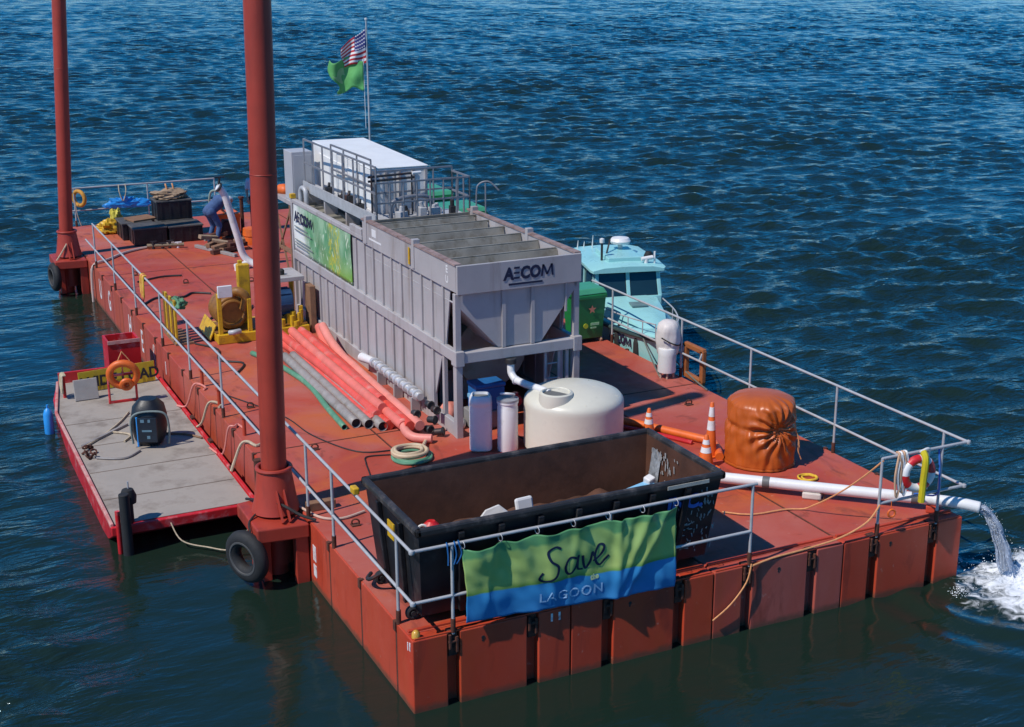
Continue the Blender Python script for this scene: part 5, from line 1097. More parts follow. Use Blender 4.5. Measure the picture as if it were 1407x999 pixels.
for i, (x, y) in enumerate(((5.55, 4.1), (5.75, 3.85))):
    tag(MB().lathe([(0, 0), (0.10, 0), (0.11, 0.05), (0.04, 0.09), (0, 0.09)], (x, y, 0.008), 16, fn=lambda a, z: 1+0.25*math.cos(2*a+i))  .build('orange_rag', orange_m, None, smooth='all'), ('small orange rag on the deck beside the cream tank', 'crumpled orange cloth behind the dumpster end wall')[i], 'rag')
coil((6.93, 2.02), 0.13, 2, 0.015, ropey_m, 'small yellow rope coil on the deck before the orange bale', 'rope_coil', 'rope', 4)
dpz = 0.17
dq = thing('discharge_pipe', 'long white discharge pipe running across the deck and over the edge', 'pipe', (6.5, 1.4, 0))
DP = [(4.9, 2.9, dpz), (5.6, 2.27, dpz), (6.52, 1.42, dpz), (7.53, 0.50, dpz), (7.80, 0.24, dpz), (7.98, 0.06, dpz-0.005), (8.14, -0.10, dpz-0.03)]
MB().tube(spline(DP, 6), 0.072, 18, hollow=True).build('pipe', white_m, dq, smooth=True, solid=0.008)
def along(i, t): return Vector(DP[i]).lerp(Vector(DP[i+1]), t)
for q in (along(1, 0.5), along(3, 0.05)):
    d = Vector((0.73, -0.68, 0)); MB().cyl(q-d*0.05, q+d*0.05, 0.083, n=18).build('coupling', M('coupling_grey', (0.12, 0.12, 0.12), 0.5), dq, smooth=True, bevel=0.006)
MB().obox((6.52, 1.40, 0.055), 0.26, 0.13, 0.095, -0.75).build('support_block', M('block_cream', (0.62, 0.55, 0.48), 0.6), dq, bevel=0.02)
MB().obox((7.72, 0.34, 0.055), 0.16, 0.22, 0.09, -0.75).build('support_block', hull_m, dq, bevel=0.01)
MB().tube(spline([(7.46, 0.04, 1.04), (7.44, -0.03, 0.7), (7.47, 0.02, 0.4), (7.5, 0.45, 0.25), (7.56, 0.56, 0.12)], 5), 0.012, 6).build('lashing', bink_m, dq)
# life ring on the right front rail
lr = thing('life_ring', 'red and white life ring with yellow strap on the corner rail', 'life ring', (7.05, 0, 0.5))
cen = Vector((7.05, -0.05, 0.80)); ax = Vector((0.12, 1, 0)).normalized(); a_ = ax.cross(Vector((0, 0, 1))).normalized(); b_ = ax.cross(a_)
for k in range(8):
    P = [cen+(a_*math.cos(t)+b_*math.sin(t))*0.20 for t in [2*math.pi*(k+j/6)/8 for j in range(7)]]
    MB().tube(P, 0.058, 12).build('ring_segment', red_m if k % 2 else white_m, lr, smooth=True)
MB().tube(spline([(7.09, -0.06, 1.10), (7.09, -0.125, 1.0), (7.08, -0.125, 0.7), (7.08, -0.12, 0.42)], 5), 0.045, 8).build('strap', M('strap_yellow', (0.62, 0.50, 0.01), 0.6), lr, smooth=True)
MB().tube(spline([(7.04, -0.06, 1.10), (7.2, -0.06, 1.12), (7.22, -0.02, 0.9), (7.22, -0.05, 0.55)], 5), 0.014, 6).build('hanger', white_m, lr, smooth=True)
hung_rope('hung_rope', 6.82, 0.02, 1.07, [M('rope_peach', (0.60, 0.36, 0.22), 0.8), white_m], 'peach and white rope hank beside the life ring', 4, 0.55, (1, 0))
tag(MB().torus((6.62, -0.02, 0.52), 0.06, 0.016, (0.2, 1, 0), 18, 8).build('orange_shackle', orange_m, None, smooth=True), 'small orange ring hanging from the middle rail', 'ring') if False else None
rt_ = thing('hanging_tag', 'small orange ring tag hung from the mid rail on a line', 'tag', (6.68, -0.04, 0.3))
MB().torus((6.68, -0.03, 0.30), 0.05, 0.014, (0.2, 1, 0), 18, 8).build('ring', orange_m, rt_, smooth=True); MB().cyl((6.68, -0.02, 0.35), (6.68, -0.01, 0.46), 0.006, n=6).build('line', orange_m, rt_)
tag(MB().tube(spline(rope_pts((6.5, 0.0, 1.05), (6.15, 1.1, 0.03), 0.08, 8)+[Vector((5.9, 1.2, 0.03)), Vector((5.4, 1.25, 0.03)), Vector((5.1, 1.5, 0.03))], 3), 0.012, 6).build('barrier_rope', ropeo_m, None, smooth=True), 'orange rope slanting from the rail top to the deck under the white pipe', 'rope')
tag(MB().tube(spline([Vector((6.5, 0.0, 0.44)), Vector((6.3, -0.01, 0.24)), Vector((5.9, 0.0, 0.10)), Vector((5.4, 0.02, 0.04)), Vector((4.85, 0.0, 0.03)), Vector((4.5, -0.03, 0.0))], 5), 0.012, 6).build('barrier_rope', ropeo_m, None, smooth=True), 'orange rope drooping between the two front rail ends', 'rope')
tag(MB().tube(spline([Vector((4.5, -0.03, 0.03)), Vector((4.42, -0.05, -0.2)), Vector((4.2, -0.05, -0.45)), Vector((3.95, -0.04, -0.62))], 5), 0.010, 6).build('trailing_line', ropeo_m, None, smooth=True), 'thin orange line trailing down the front hull face', 'rope')

# ------------------------------------------------------------------ green bins
def bin_(x0, x1, y0, y1, h, label, z0=0.09, emblem=False):
    t = thing('green_bin', label, 'bin', ((x0+x1)/2, (y0+y1)/2, 0), 'green bins on the right side')
    e = 0.05
    T2 = ring(x0, x1, y0, y1, h); B2 = ring(x0+e, x1-e, y0+e, y1-e, z0)
    MB().add(B2+T2, [(3, 2, 1, 0), (4, 5, 6, 7), (0, 1, 5, 4), (1, 2, 6, 5), (2, 3, 7, 6), (3, 0, 4, 7)]).build('body', green_m, t, bevel=0.02)
    for k in range(4):
        a, b = T2[k], T2[(k+1) % 4]; MB().bar(a-Vector((0, 0, 0.05)), b-Vector((0, 0, 0.05)), 0.05, 0.08).build('rim', green_m, t, bevel=0.015)
    cx, cy = (x0+x1)/2, (y0+y1)/2
    MB().add(ring(x0-0.02, x1+0.02, y0-0.02, y1+0.02, h+0.004)+ring(x0+0.03, x1-0.03, y0+0.06, y1-0.03, h+0.10), [(3, 2, 1, 0), (4, 5, 6, 7), (0, 1, 5, 4), (1, 2, 6, 5), (2, 3, 7, 6), (3, 0, 4, 7)]).build('lid', greenlid_m, t, bevel=0.02)
    for x in (x0+0.08, x1-0.08):
        for y in (y0+0.08, y1-0.08): MB().cyl((x-0.02, y, 0.05), (x+0.02, y, 0.05), 0.045, n=14).box(x-0.02, x+0.02, y-0.02, y+0.02, 0.06, z0+0.01).build('caster', rubber_m if not emblem else M('caster_tan', (0.5, 0.35, 0.22), 0.6), t, smooth=True)
    if emblem:
        MB().lathe([(0.0, 0), (0.10, 0.0), (0.10, 0.004), (0, 0.004)], (0, 0, 0), 20).v
        yy = y0+0.012; m = MB()
        for k in range(5):
            a = math.pi/2+k*2*math.pi/5; m.add([(cx+0.09*math.cos(a), yy-0.012, 0.68+0.09*math.sin(a)), (cx+0.04*math.cos(a+0.63), yy-0.012, 0.68+0.04*math.sin(a+0.63)), (cx, yy-0.012, 0.68), (cx+0.04*math.cos(a-0.63), yy-0.012, 0.68+0.04*math.sin(a-0.63))], [(3, 2, 1, 0)])
        m.build('emblem', M('emblem_salmon', (0.55, 0.20, 0.12), 0.5), t)
        MB().box(cx-0.02, cx+0.16, yy-0.004, yy+0.01, 0.36, 0.41).box(cx-0.02, cx+0.10, yy-0.004, yy+0.01, 0.30, 0.33).build('label_print', M('pale_green', (0.3, 0.55, 0.3), 0.5), t)
        MB().cyl((cx-0.13, yy-0.004, 0.36), (cx-0.13, yy+0.01, 0.36), 0.05, n=14).build('label_disc', M('lime', (0.45, 0.5, 0.03), 0.5), t)
    return t
bin_(7.24, 7.86, 9.6, 10.25, 0.98, 'green wheeled bin with star emblem beside the teal boat', emblem=True)
bin_(6.75, 7.18, 10.3, 10.9, 0.96, 'plain green wheeled bin behind the emblem bin')
bin_(6.45, 7.85, 15.1, 16.2, 1.66, 'wide green lidded bin behind the tank walkway')
bin_(6.95, 7.85, 17.0, 18.2, 1.74, 'tall green lidded bin standing behind the wide green bin')
bin_(5.75, 6.35, 16.4, 17.2, 1.86, 'narrow tall green bin half hidden behind the walkway rails')

# ------------------------------------------------------------------ white wrapped column and fender frame
wc = thing('wrapped_column', 'white plastic wrapped equipment column on a small stand at the barge edge', 'equipment', (7.72, 7.12, 0))
MB().lathe([(0, 0), (0.16, 0), (0.165, 0.02), (0.16, 0.30), (0.165, 0.42), (0.155, 0.44), (0, 0.45)], (7.68, 7.08, 0.12), 24).build('lower_drum', white_m, wc, smooth=True)
MB().lathe([(0.0, 0), (0.17, 0.0), (0.19, 0.04), (0.20, 0.10), (0.205, 0.18), (0.215, 0.26), (0.21, 0.34), (0.205, 0.42), (0.195, 0.50), (0.17, 0.56), (0.11, 0.61), (0, 0.63)], (7.74, 7.16, 0.42), 60, fn=lambda a, z: 1+0.10*noise.noise(Vector((math.cos(a)*2.5, math.sin(a)*2.5, z*5)))+0.08*abs(noise.noise(Vector((math.cos(a)*6, math.sin(a)*6, z*9))))).build('wrapping', M('wrap_white', (0.66, 0.60, 0.57), 0.5, 0, 0.1, 4, 0.3, 12), wc, smooth='all')
for k in range(6):
    a = k*math.pi/3; MB().cyl((7.70+0.13*math.cos(a), 7.10+0.13*math.sin(a), 0.006), (7.70+0.13*math.cos(a), 7.10+0.13*math.sin(a), 0.13), 0.02, n=8).build('foot', M('foot_tan', (0.45, 0.33, 0.25), 0.7), wc)
MB().tube(spline([(7.50, 7.0, 0.78), (7.62, 6.93, 0.70), (7.8, 6.94, 0.62), (7.95, 7.05, 0.60)], 5), 0.012, 6).build('lashing', cable_m, wc)
ff2 = thing('fender_frame', 'orange brown rectangular fender frame hung outside the right barge edge', 'fender', (8.02, 6.7, 0))
for a, b in (((8.03, 7.0, 0.62), (8.03, 7.0, 0.08)), ((8.03, 6.46, 0.62), (8.03, 6.46, 0.02)), ((8.03, 7.04, 0.60), (8.03, 6.42, 0.60)), ((8.03, 7.04, 0.06), (8.03, 6.42, 0.03))):
    MB().bar(a, b, 0.10, 0.09, (1, 0, 0)).build('frame_bar', M('frame_orange', (0.34, 0.11, 0.03), 0.6, 0, 0.3, 6, 0.2, 30, RUST, 0.4, 6), ff2, bevel=0.02)
MB().bar((8.03, 7.02, 0.64), (7.94, 7.02, 0.44), 0.03, 0.03).build('hanger', galv_m, ff2); MB().bar((8.03, 6.44, 0.64), (7.94, 6.44, 0.44), 0.03, 0.03).build('hanger', galv_m, ff2)

# ------------------------------------------------------------------ discharge jet
jt = []
p0 = Vector((8.12, -0.08, dpz-0.03)); v0 = Vector((0.95, -0.55, 0.15))
for k in range(15):
    t = k*0.032; jt.append(p0+v0*t+Vector((0, 0, -4.9*t*t)))
wm = bpy.data.materials.new('falling_water'); wm.use_nodes = True; n_, l_ = wm.node_tree.nodes, wm.node_tree.links; b_ = n_['Principled BSDF']
b_.inputs['Base Color'].default_value = (0.62, 0.68, 0.78, 1); b_.inputs['Roughness'].default_value = 0.25; b_.inputs['Transmission Weight'].default_value = 0.6; b_.inputs['IOR'].default_value = 1.2
tn = n_.new('ShaderNodeTexNoise'); tn.inputs['Scale'].default_value = 14; tn.inputs['Detail'].default_value = 5; bpn = n_.new('ShaderNodeBump'); bpn.inputs['Strength'].default_value = 0.8; bpn.inputs['Distance'].default_value = 0.04
gn = n_.new('ShaderNodeNewGeometry'); l_.new(gn.outputs['Position'], tn.inputs['Vector']); l_.new(tn.outputs[0], bpn.inputs['Height']); l_.new(bpn.outputs[0], b_.inputs['Normal'])
js = spline(jt, 4); random.seed(4); mb = MB()
for k in range(16):
    an = random.uniform(0, 6.28); r0 = random.uniform(0.0, 0.045); sp_ = random.uniform(0.5, 1.9); ph = random.uniform(0, 6); rr3 = random.uniform(0.014, 0.028)
    P = []; ra = []
    for i, q in enumerate(js):
        t = i/(len(js)-1); o_ = Vector((math.cos(an), math.sin(an)*0.8, 0.5*math.sin(an*2)))*r0*(1+sp_*t)+Vector((0.006*math.sin(i*0.5+ph), 0.006*math.cos(i*0.4+ph), 0))
        P.append(q+o_); ra.append(rr3*(1+0.5*math.sin(i*0.33+ph)*t)*(1.0-0.15*t))
    mb.tube(P, ra, 9)
tag(mb.build('water_jet', wm, None, smooth='all'), 'arc of clear water pouring from the white discharge pipe into the lagoon', None, kind='stuff')
fo = MB(); random.seed(9); land = jt[-1]
def drop(c, r):
    vs = [Vector(c)+Vector(v)*r*random.uniform(0.7, 1.2) for v in ((1, 0, 0), (-1, 0, 0), (0, 1, 0), (0, -1, 0), (0, 0, 1), (0, 0, -1))]
    fo.add(vs, [(0, 2, 4), (2, 1, 4), (1, 3, 4), (3, 0, 4), (2, 0, 5), (1, 2, 5), (3, 1, 5), (0, 3, 5)])
for i in range(1500):
    a = random.uniform(0, 6.28); r_ = abs(random.gauss(0, 0.40)); x, y = 8.62+r_*math.cos(a)*1.1+0.15, -0.40+r_*math.sin(a)*0.9-0.1
    if x < BW+0.05 and y > -0.05: continue
    h = abs(random.gauss(0, 0.16))*math.exp(-r_*1.3); drop((x, y, WZ+0.05+h), random.uniform(0.003, 0.010))
for i in range(300):
    k = random.randrange(8, len(js)); q = js[k]; drop((q.x+random.gauss(0, 0.05), q.y+random.gauss(0, 0.05), q.z+random.gauss(0, 0.04)), random.uniform(0.003, 0.007))
for i in range(160): drop((7.62+random.gauss(0, 0.06), -0.42+random.gauss(0, 0.05), WZ+abs(random.gauss(0, 0.05))), random.uniform(0.004, 0.010))
tag(fo.build('spray', M('spray_white', (0.82, 0.84, 0.86), 0.4), None), 'white spray and droplets where the jet hits the water', None, kind='stuff')

# ------------------------------------------------------------------ teal cabin boat moored at the right side
BA = 0.25; BO = Vector((8.22, 7.85, 0)); AFT = Vector((math.sin(BA), math.cos(BA), 0)); LAT = Vector((math.cos(BA), -math.sin(BA), 0))
def bp_(s_, t_, z_): return BO+AFT*s_+LAT*t_+Vector((0, 0, z_))
bo = thing('cabin_boat', 'teal cabin boat moored with its bow against the right barge edge', 'boat', tuple(bp_(3, 0, WZ)))
ST = [(0.0, 0.04, 0.42), (0.25, 0.22, 0.41), (0.6, 0.38, 0.39), (1.1, 0.53, 0.35), (1.8, 0.68, 0.30), (2.8, 0.78, 0.25), (4.4, 0.82, 0.20), (6.0, 0.78, 0.18)]
rows = []
for s_, hb, gz in ST:
    rake = 0.25*max(0, 1-s_/0.8)
    rows.append([bp_(s_, -hb, gz), bp_(s_+rake*0.5, -hb*0.90, -0.25), bp_(s_+rake, -hb*0.74, -0.75), bp_(s_+rake*1.6, 0, -1.25), bp_(s_+rake, hb*0.74, -0.75), bp_(s_+rake*0.5, hb*0.90, -0.25), bp_(s_, hb, gz)])
m = MB(); k_ = len(rows[0]); m.add([v for r_ in rows for v in r_], [(i*k_+j, i*k_+j+1, (i+1)*k_+j+1, (i+1)*k_+j) for i in range(len(rows)-1) for j in range(k_-1)]+[tuple(range(k_)), tuple((len(rows)-1)*k_+j for j in range(k_))[::-1]])
m.build('hull', teal_m, bo, smooth=True)
m = MB(); dk = []
for s_, hb, gz in ST: dk.append([bp_(s_, -hb*0.97, gz-0.005), bp_(s_, -hb*0.6, gz+0.035*(s_ < 2.9)), bp_(s_, 0, gz+0.05*(s_ < 2.9)), bp_(s_, hb*0.6, gz+0.035*(s_ < 2.9)), bp_(s_, hb*0.97, gz-0.005)])
m.add([v for r_ in dk for v in r_], [(i*5+j, (i+1)*5+j, (i+1)*5+j+1, i*5+j+1) for i in range(len(dk)-1) for j in range(4)]); m.build('foredeck', teal_m, bo, smooth='all', solid=0.02)
m = MB(); tr = []
for s_, hb, z0, z1 in ((0.85, 0.05, 0.40, 0.42), (1.05, 0.26, 0.38, 0.46), (1.7, 0.44, 0.33, 0.54), (2.74, 0.58, 0.28, 0.60)):
    tr.append([bp_(s_, -hb-0.06, z0), bp_(s_, -hb, z1-0.04), bp_(s_, -hb*0.6, z1), bp_(s_, hb*0.6, z1), bp_(s_, hb, z1-0.04), bp_(s_, hb+0.06, z0)])
m.add([v for r_ in tr for v in r_], [(i*6+j, (i+1)*6+j, (i+1)*6+j+1, i*6+j+1) for i in range(3) for j in range(5)]+[tuple(range(6))]); m.build('cabin_trunk', teal_m, bo, smooth=True)
MB().add([bp_(1.95, -0.16, 0.573), bp_(1.95, 0.16, 0.573), bp_(2.2, 0.16, 0.588), bp_(2.2, -0.16, 0.588), bp_(1.95, -0.16, 0.60), bp_(1.95, 0.16, 0.60), bp_(2.2, 0.16, 0.615), bp_(2.2, -0.16, 0.615)], [(0, 3, 2, 1), (4, 5, 6, 7), (0, 1, 5, 4), (1, 2, 6, 5), (2, 3, 7, 6), (3, 0, 4, 7)]).build('deck_hatch', M('hatch_grey', (0.16, 0.26, 0.27), 0.4), bo)
# cabin: corner posts, lower walls, panes, roof
def quadbar(a, b, w_=0.07, d_=0.06): return MB().bar(a, b, w_, d_, tuple(AFT))
WB, WT = 0.56, 1.10
for t_ in (-0.66, 0.0, 0.66): quadbar(bp_(2.76, t_, WB-0.02), bp_(2.94, t_*0.97, WT+0.02), 0.08).build('window_post', teal_m, bo, bevel=0.01)
for t_ in (-0.33, 0.33):
    hw = 0.285; pn = MB(); rings_ = []
    c0 = [bp_(2.765, t_-hw, WB+0.02), bp_(2.765, t_+hw, WB+0.02), bp_(2.925, t_+hw, WT-0.03), bp_(2.925, t_-hw, WT-0.03)]
    pane = pn.plate(c0, 0.012).build('window_pane', glass_m, bo)
    for i in range(4): MB().tube([c0[i], c0[(i+1) % 4]], 0.016, 6).build('window_seal', rubber_m, pane)
MB().plate([bp_(2.74, -0.68, 0.25), bp_(2.74, 0.68, 0.25), bp_(2.76, 0.68, WB+0.03), bp_(2.76, -0.68, WB+0.03)], 0.05).build('cabin_front', teal_m, bo, bevel=0.01)
MB().plate([bp_(2.93, -0.66, WT-0.03), bp_(2.93, 0.66, WT-0.03), bp_(2.96, 0.66, WT+0.04), bp_(2.96, -0.66, WT+0.04)], 0.04).build('window_header', teal_m, bo)
for sg in (-1, 1):
    x = sg*0.68
    MB().plate([bp_(2.80, x, 0.2), bp_(4.7, x, 0.2), bp_(4.7, x, WB), bp_(2.80, x, WB)], 0.03).build('cabin_side', teal_m, bo)
    for s_ in (3.0, 3.75, 4.66): quadbar(bp_(s_, x, WB-0.02), bp_(s_, x*0.98, WT+0.03), 0.05, 0.07).build('window_post', teal_m, bo, bevel=0.008)
    for s0, s1 in ((3.05, 3.70), (3.80, 4.60)):
        pane = MB().plate([bp_(s0, x, WB), bp_(s1, x, WB), bp_(s1, x*0.98, WT), bp_(s0, x*0.98, WT)], 0.01).build('window_pane', glass_m, bo)
m = MB(); rf = []
for s_, hb, z_ in ((2.78, 0.74, 1.13), (2.84, 0.79, 1.15), (3.4, 0.80, 1.17), (4.8, 0.78, 1.16), (4.9, 0.74, 1.14)):
    rf.append([bp_(s_, -hb, z_), bp_(s_, -hb*0.7, z_+0.05), bp_(s_, 0, z_+0.07), bp_(s_, hb*0.7, z_+0.05), bp_(s_, hb, z_), bp_(s_, hb, z_-0.05), bp_(s_, -hb, z_-0.05)])
m.add([v for r_ in rf for v in r_], [(i*7+j, i*7+(j+1) % 7, (i+1)*7+(j+1) % 7, (i+1)*7+j) for i in range(4) for j in range(7)]+[tuple(range(7))[::-1], tuple(28+j for j in range(7))]); roof = m.build('roof', teal_m, bo, smooth=True)
def rbox(s0, s1, t0, t1, z0, z1): return MB().add([bp_(s0, t0, z0), bp_(s0, t1, z0), bp_(s1, t1, z0), bp_(s1, t0, z0), bp_(s0, t0, z1), bp_(s0, t1, z1), bp_(s1, t1, z1), bp_(s1, t0, z1)], [(0, 3, 2, 1), (4, 5, 6, 7), (0, 1, 5, 4), (1, 2, 6, 5), (2, 3, 7, 6), (3, 0, 4, 7)])
rbox(3.15, 4.2, -0.34, 0.38, 1.20, 1.31).build('roof_hatch', teal_m, roof, bevel=0.02)
c = bp_(4.0, 0.15, 1.310); MB().cyl(c, c+Vector((0, 0, 0.12)), 0.05, n=10).lathe([(0, 0), (0.20, 0.02), (0.22, 0.07), (0.18, 0.13), (0, 0.16)], c+Vector((0, 0, 0.10)), 22).build('radar_dome', white_m, roof, smooth=True)
c = bp_(3.35, -0.42, 1.170); MB().cyl(c, c+Vector((0, 0, 0.42)), 0.025, n=8).build('mast', steelblk_m, roof); MB().lathe([(0, 0), (0.05, 0.0), (0.05, 0.08), (0, 0.1)], c+Vector((0, 0, 0.42)), 12).build('mast_lamp', white_m, roof, smooth=True)
MB().bar(bp_(3.6, -0.25, 1.310), bp_(3.9, -0.10, 1.530), 0.03, 0.03).build('mast_stay', steelblk_m, roof)
c = bp_(3.0, 0.42, 1.190); MB().cyl(c, c+Vector((0, 0, 0.10)), 0.05, n=12).cyl(c+Vector((0, 0, 0.10))-LAT*0.1, c+Vector((0, 0, 0.13))+LAT*0.14, 0.045, n=12).build('searchlight', white_m, roof, smooth=True)
c = bp_(3.0, 0.60, 1.160); MB().cyl(c, c+Vector((0, 0, 0.28)), 0.022, n=8).build('lamp_post', white_m, roof)
c = bp_(3.5, 0.62, 1.170); MB().lathe([(0, 0), (0.08, 0), (0.10, 0.08), (0.06, 0.16), (0, 0.17)], c, 14).build('horn', rubber_m, roof, smooth=True)
for s_, t_, h_ in ((4.7, -0.6, 0.22), (4.6, -0.3, 0.34), (4.75, -0.45, 0.18)):
    c = bp_(s_, t_, 1.150); MB().cyl(c, c+Vector((0.02, 0, h_)), 0.018, 0.006, n=8).build('antenna', white_m, roof)
for sg in (-1, 1):
    MB().tube(spline([bp_(s_, sg*(hb+0.015), gz-0.03) for s_, hb, gz in ST], 5), 0.04, 8).build('rub_rail', M('rub_dark', (0.03, 0.06, 0.06), 0.6), bo, smooth=True)
    MB().tube(spline([bp_(s_, sg*(hb*0.92), gz+0.26) for s_, hb, gz in ST[1:6]], 5), 0.014, 8).build('bow_rail', galv_m, bo, smooth=True)
    for s_, hb, gz in ST[1:6]: MB().cyl(bp_(s_, sg*hb*0.92, gz-0.01), bp_(s_, sg*hb*0.92, gz+0.26), 0.011, n=6).build('bow_rail_post', galv_m, bo)
def hbat(s_): return float(np.interp(s_, [q[0] for q in ST], [q[1] for q in ST]))
logo(lambda u, v, d: bp_(1.75-u, -(hbat(1.75-u)*(0.965))-0.022-d, 0.06+v), 0.24, 'lettering', bo)
MB().box(0, 0, 0, 0, 0, 0).v
rbox(4.9, 6.0, -0.70, 0.70, -0.1, -0.06).build('cockpit_sole', teal_m, bo)
c = bp_(6.0, 0, 0.1); rbox(6.02, 6.3, -0.18, 0.18, 0.05, 0.62).build('outboard', black_m, bo, bevel=0.05); rbox(6.05, 6.2, -0.06, 0.06, -1.3, 0.05).build('outboard_leg', black_m, bo)
for i, (a, b, sg_) in enumerate(((bp_(0.25, -0.1, 0.66), (7.62, 6.95, 0.70), 0.04), (bp_(0.6, -0.36, 0.40), (7.55, 7.1, 0.03), 0.03), (bp_(0.3, -0.15, 0.42), (7.9, 6.1, 0.02), 0.08))):
    tag(MB().tube(rope_pts(a, b, sg_, 10), 0.014, 6).build('mooring_rope', M('rope_dark', (0.14, 0.15, 0.13), 0.8), None, smooth=True), ('dark rope from the teal boat bow rail to the white column', 'dark rope from the teal boat gunwale to the deck by the column', 'dark rope from the teal bow to the deck past the white column')[i], 'rope')
for i, s_ in enumerate((0.75, 1.45)):
    q = bp_(s_, -hbat(s_)-0.10, 0.14)
    tag(MB().lathe([(0, -0.32), (0.07, -0.28), (0.09, -0.18), (0.09, 0.18), (0.07, 0.26), (0.025, 0.31), (0.02, 0.38), (0, 0.38)], (max(q.x, BW+0.10), q.y, 0.0), 18).build('black_fender', rubber_m, None, smooth=True), ('black boat fender between the teal bow and the barge', 'black boat fender beside the lettering on the teal hull')[i], 'fender')

# ------------------------------------------------------------------ work skiff on the left side
SZ = -0.5; SX0, SX1, SY0, SY1 = -2.28, -0.16, 5.85, 13.15
sf = thing('work_skiff', 'flat red work skiff with worn grey deck moored along the left barge side', 'boat', ((SX0+SX1)/2, 9.5, WZ))
def xs(y): return 0.0 if y < 11.3 else 0.28*((y-11.3)/(SY1-11.3))**1.6
hull = MB(); rows = []
for y, zb in ((SY0, SZ-0.14), (6.3, -0.86), (7.0, -1.12), (10.0, -1.15), (12.2, -1.12), (SY1, -0.8)):
    o_ = xs(y); rows.append([(SX0+o_, y, SZ-0.004), (SX0+o_+0.03, y, zb), (SX1-0.03, y, zb), (SX1, y, SZ-0.004)])
hull.add([v for r_ in rows for v in r_], [(i*4+j, i*4+j+1, (i+1)*4+j+1, (i+1)*4+j) for i in range(5) for j in range(3)]+[(0, 1, 2, 3)[::-1], (20, 21, 22, 23)]+[(i*4+3, i*4, (i+1)*4, (i+1)*4+3) for i in range(5)])
hull.build('hull', red_m, sf, bevel=0.01)
MB().prism([(SX0+0.07, SY0+0.06), (SX1-0.06, SY0+0.06), (SX1-0.06, SY1-0.05), (SX0+0.33, SY1-0.05), (SX0+0.12, 12.2), (SX0+0.07, 11.2)], SZ, SZ+0.008).build('deck_plate', grdeck_m, sf)
for a, b in (((SX0+0.02, SY0, SZ+0.02), (SX0+0.02, 11.3, SZ+0.02)), ((SX0+0.02, 11.3, SZ+0.02), (SX0+0.30, SY1, SZ+0.02))):
    MB().bar(a, b, 0.05, 0.06).build('gunwale', M('gunwale_pink', (0.60, 0.30, 0.26), 0.6, 0, 0.2, 4, 0.1, 30, (0.5, 0.05, 0.05), 0.5, 3), sf, bevel=0.01)
MB().bar((SX1-0.02, SY0, SZ+0.02), (SX1-0.02, SY1, SZ+0.02), 0.05, 0.06).build('gunwale', red_m, sf, bevel=0.01)
MB().bar((SX0, SY0-0.02, SZ-0.06), (SX1, SY0-0.02, SZ-0.06), 0.06, 0.14).build('bow_bar', red_m, sf, bevel=0.015)
MB().bar((SX0+0.32, SY1, SZ+0.10), (SX1, SY1, SZ+0.10), 0.05, 0.22).build('stern_board', red_m, sf, bevel=0.01)
for y in (6.9, 8.1, 9.35, 10.6): MB().box(SX0+0.08, SX1-0.07, y-0.012, y+0.012, SZ+0.006, SZ+0.011).build('deck_seam', M('seam_brown', (0.17, 0.13, 0.10), 0.9), sf)
for y in (7.2, 8.6, 9.9): 
    MB().box(SX1-0.05, SX1+0.01, y-0.08, y+0.08, SZ+0.05, SZ+0.09).cyl((SX1-0.02, y-0.05, SZ), (SX1-0.02, y-0.05, SZ+0.06), 0.015, n=8).build('cleat', rust_m, sf, smooth=True)
# push knees at the near end
for i, (x, lab) in enumerate(((SX0+0.20, 'tall black rubber push knee at the outer skiff corner'), (SX1+0.02, 'brown steel push knee between the skiff and spud well'))):
    t = thing('push_knee', lab, 'fender', (x, SY0-0.12, WZ))
    MB().cyl((x, SY0-0.12, -0.98), (x, SY0-0.12, 0.02 if i == 0 else 0.22), 0.075 if i == 0 else 0.065, n=16).build('post', rubber_m if i == 0 else rust_m, t, smooth=True, bevel=0.01)
    if i == 0:
        MB().cyl((x-0.10, SY0-0.05, -0.9), (x-0.10, SY0-0.05, -0.25), 0.035, n=10).build('strip', red_m, t, smooth=True)
        MB().lathe([(0, 0), (0.11, 0), (0.12, 0.1), (0.08, 0.2), (0, 0.22)], (x+0.09, SY0+0.08, SZ+0.30), 18).cyl((x+0.09, SY0+0.08, SZ), (x+0.09, SY0+0.08, SZ+0.34), 0.06, n=12).build('rubber_head', rubber_m, t, smooth=True)
        MB().cyl((x+0.10, SY0+0.08, SZ+0.5), (x+0.10, SY0+0.08, SZ+0.62), 0.012, n=8).build('pin', galv_m, t)
    else: MB().box(x-0.02, x+0.12, SY0-0.06, SY0+0.02, -0.8, 0.0).build('bracket', rust_m, t)
# generator
ge = thing('generator', 'black barrel-shaped portable generator on the skiff deck', 'generator', (-1.05, 9.1, SZ))
loft(MB(), [[(x, y+0.0, z) for x, y, z in rsq(0.20, SZ+0.03, 3.0, (-1.05, 9.12))], rsq(0.25, SZ+0.12, 2.6, (-1.05, 9.12)), rsq(0.285, SZ+0.30, 2.6, (-1.05, 9.12)), rsq(0.285, SZ+0.48, 2.6, (-1.05, 9.12)), rsq(0.25, SZ+0.66, 2.6, (-1.05, 9.12)), rsq(0.14, SZ+0.78, 2.6, (-1.05, 9.12))]).build('body', M('gen_black', (0.012, 0.013, 0.016), 0.45, 0, 0.3, 6), ge, smooth=True)
MB().obox((-1.16, 8.80, SZ+0.34), 0.34, 0.03, 0.42, R(-24)).build('front_panel', M('gen_panel', (0.010, 0.018, 0.03), 0.35, 0, 0.3, 8), ge, bevel=0.01)
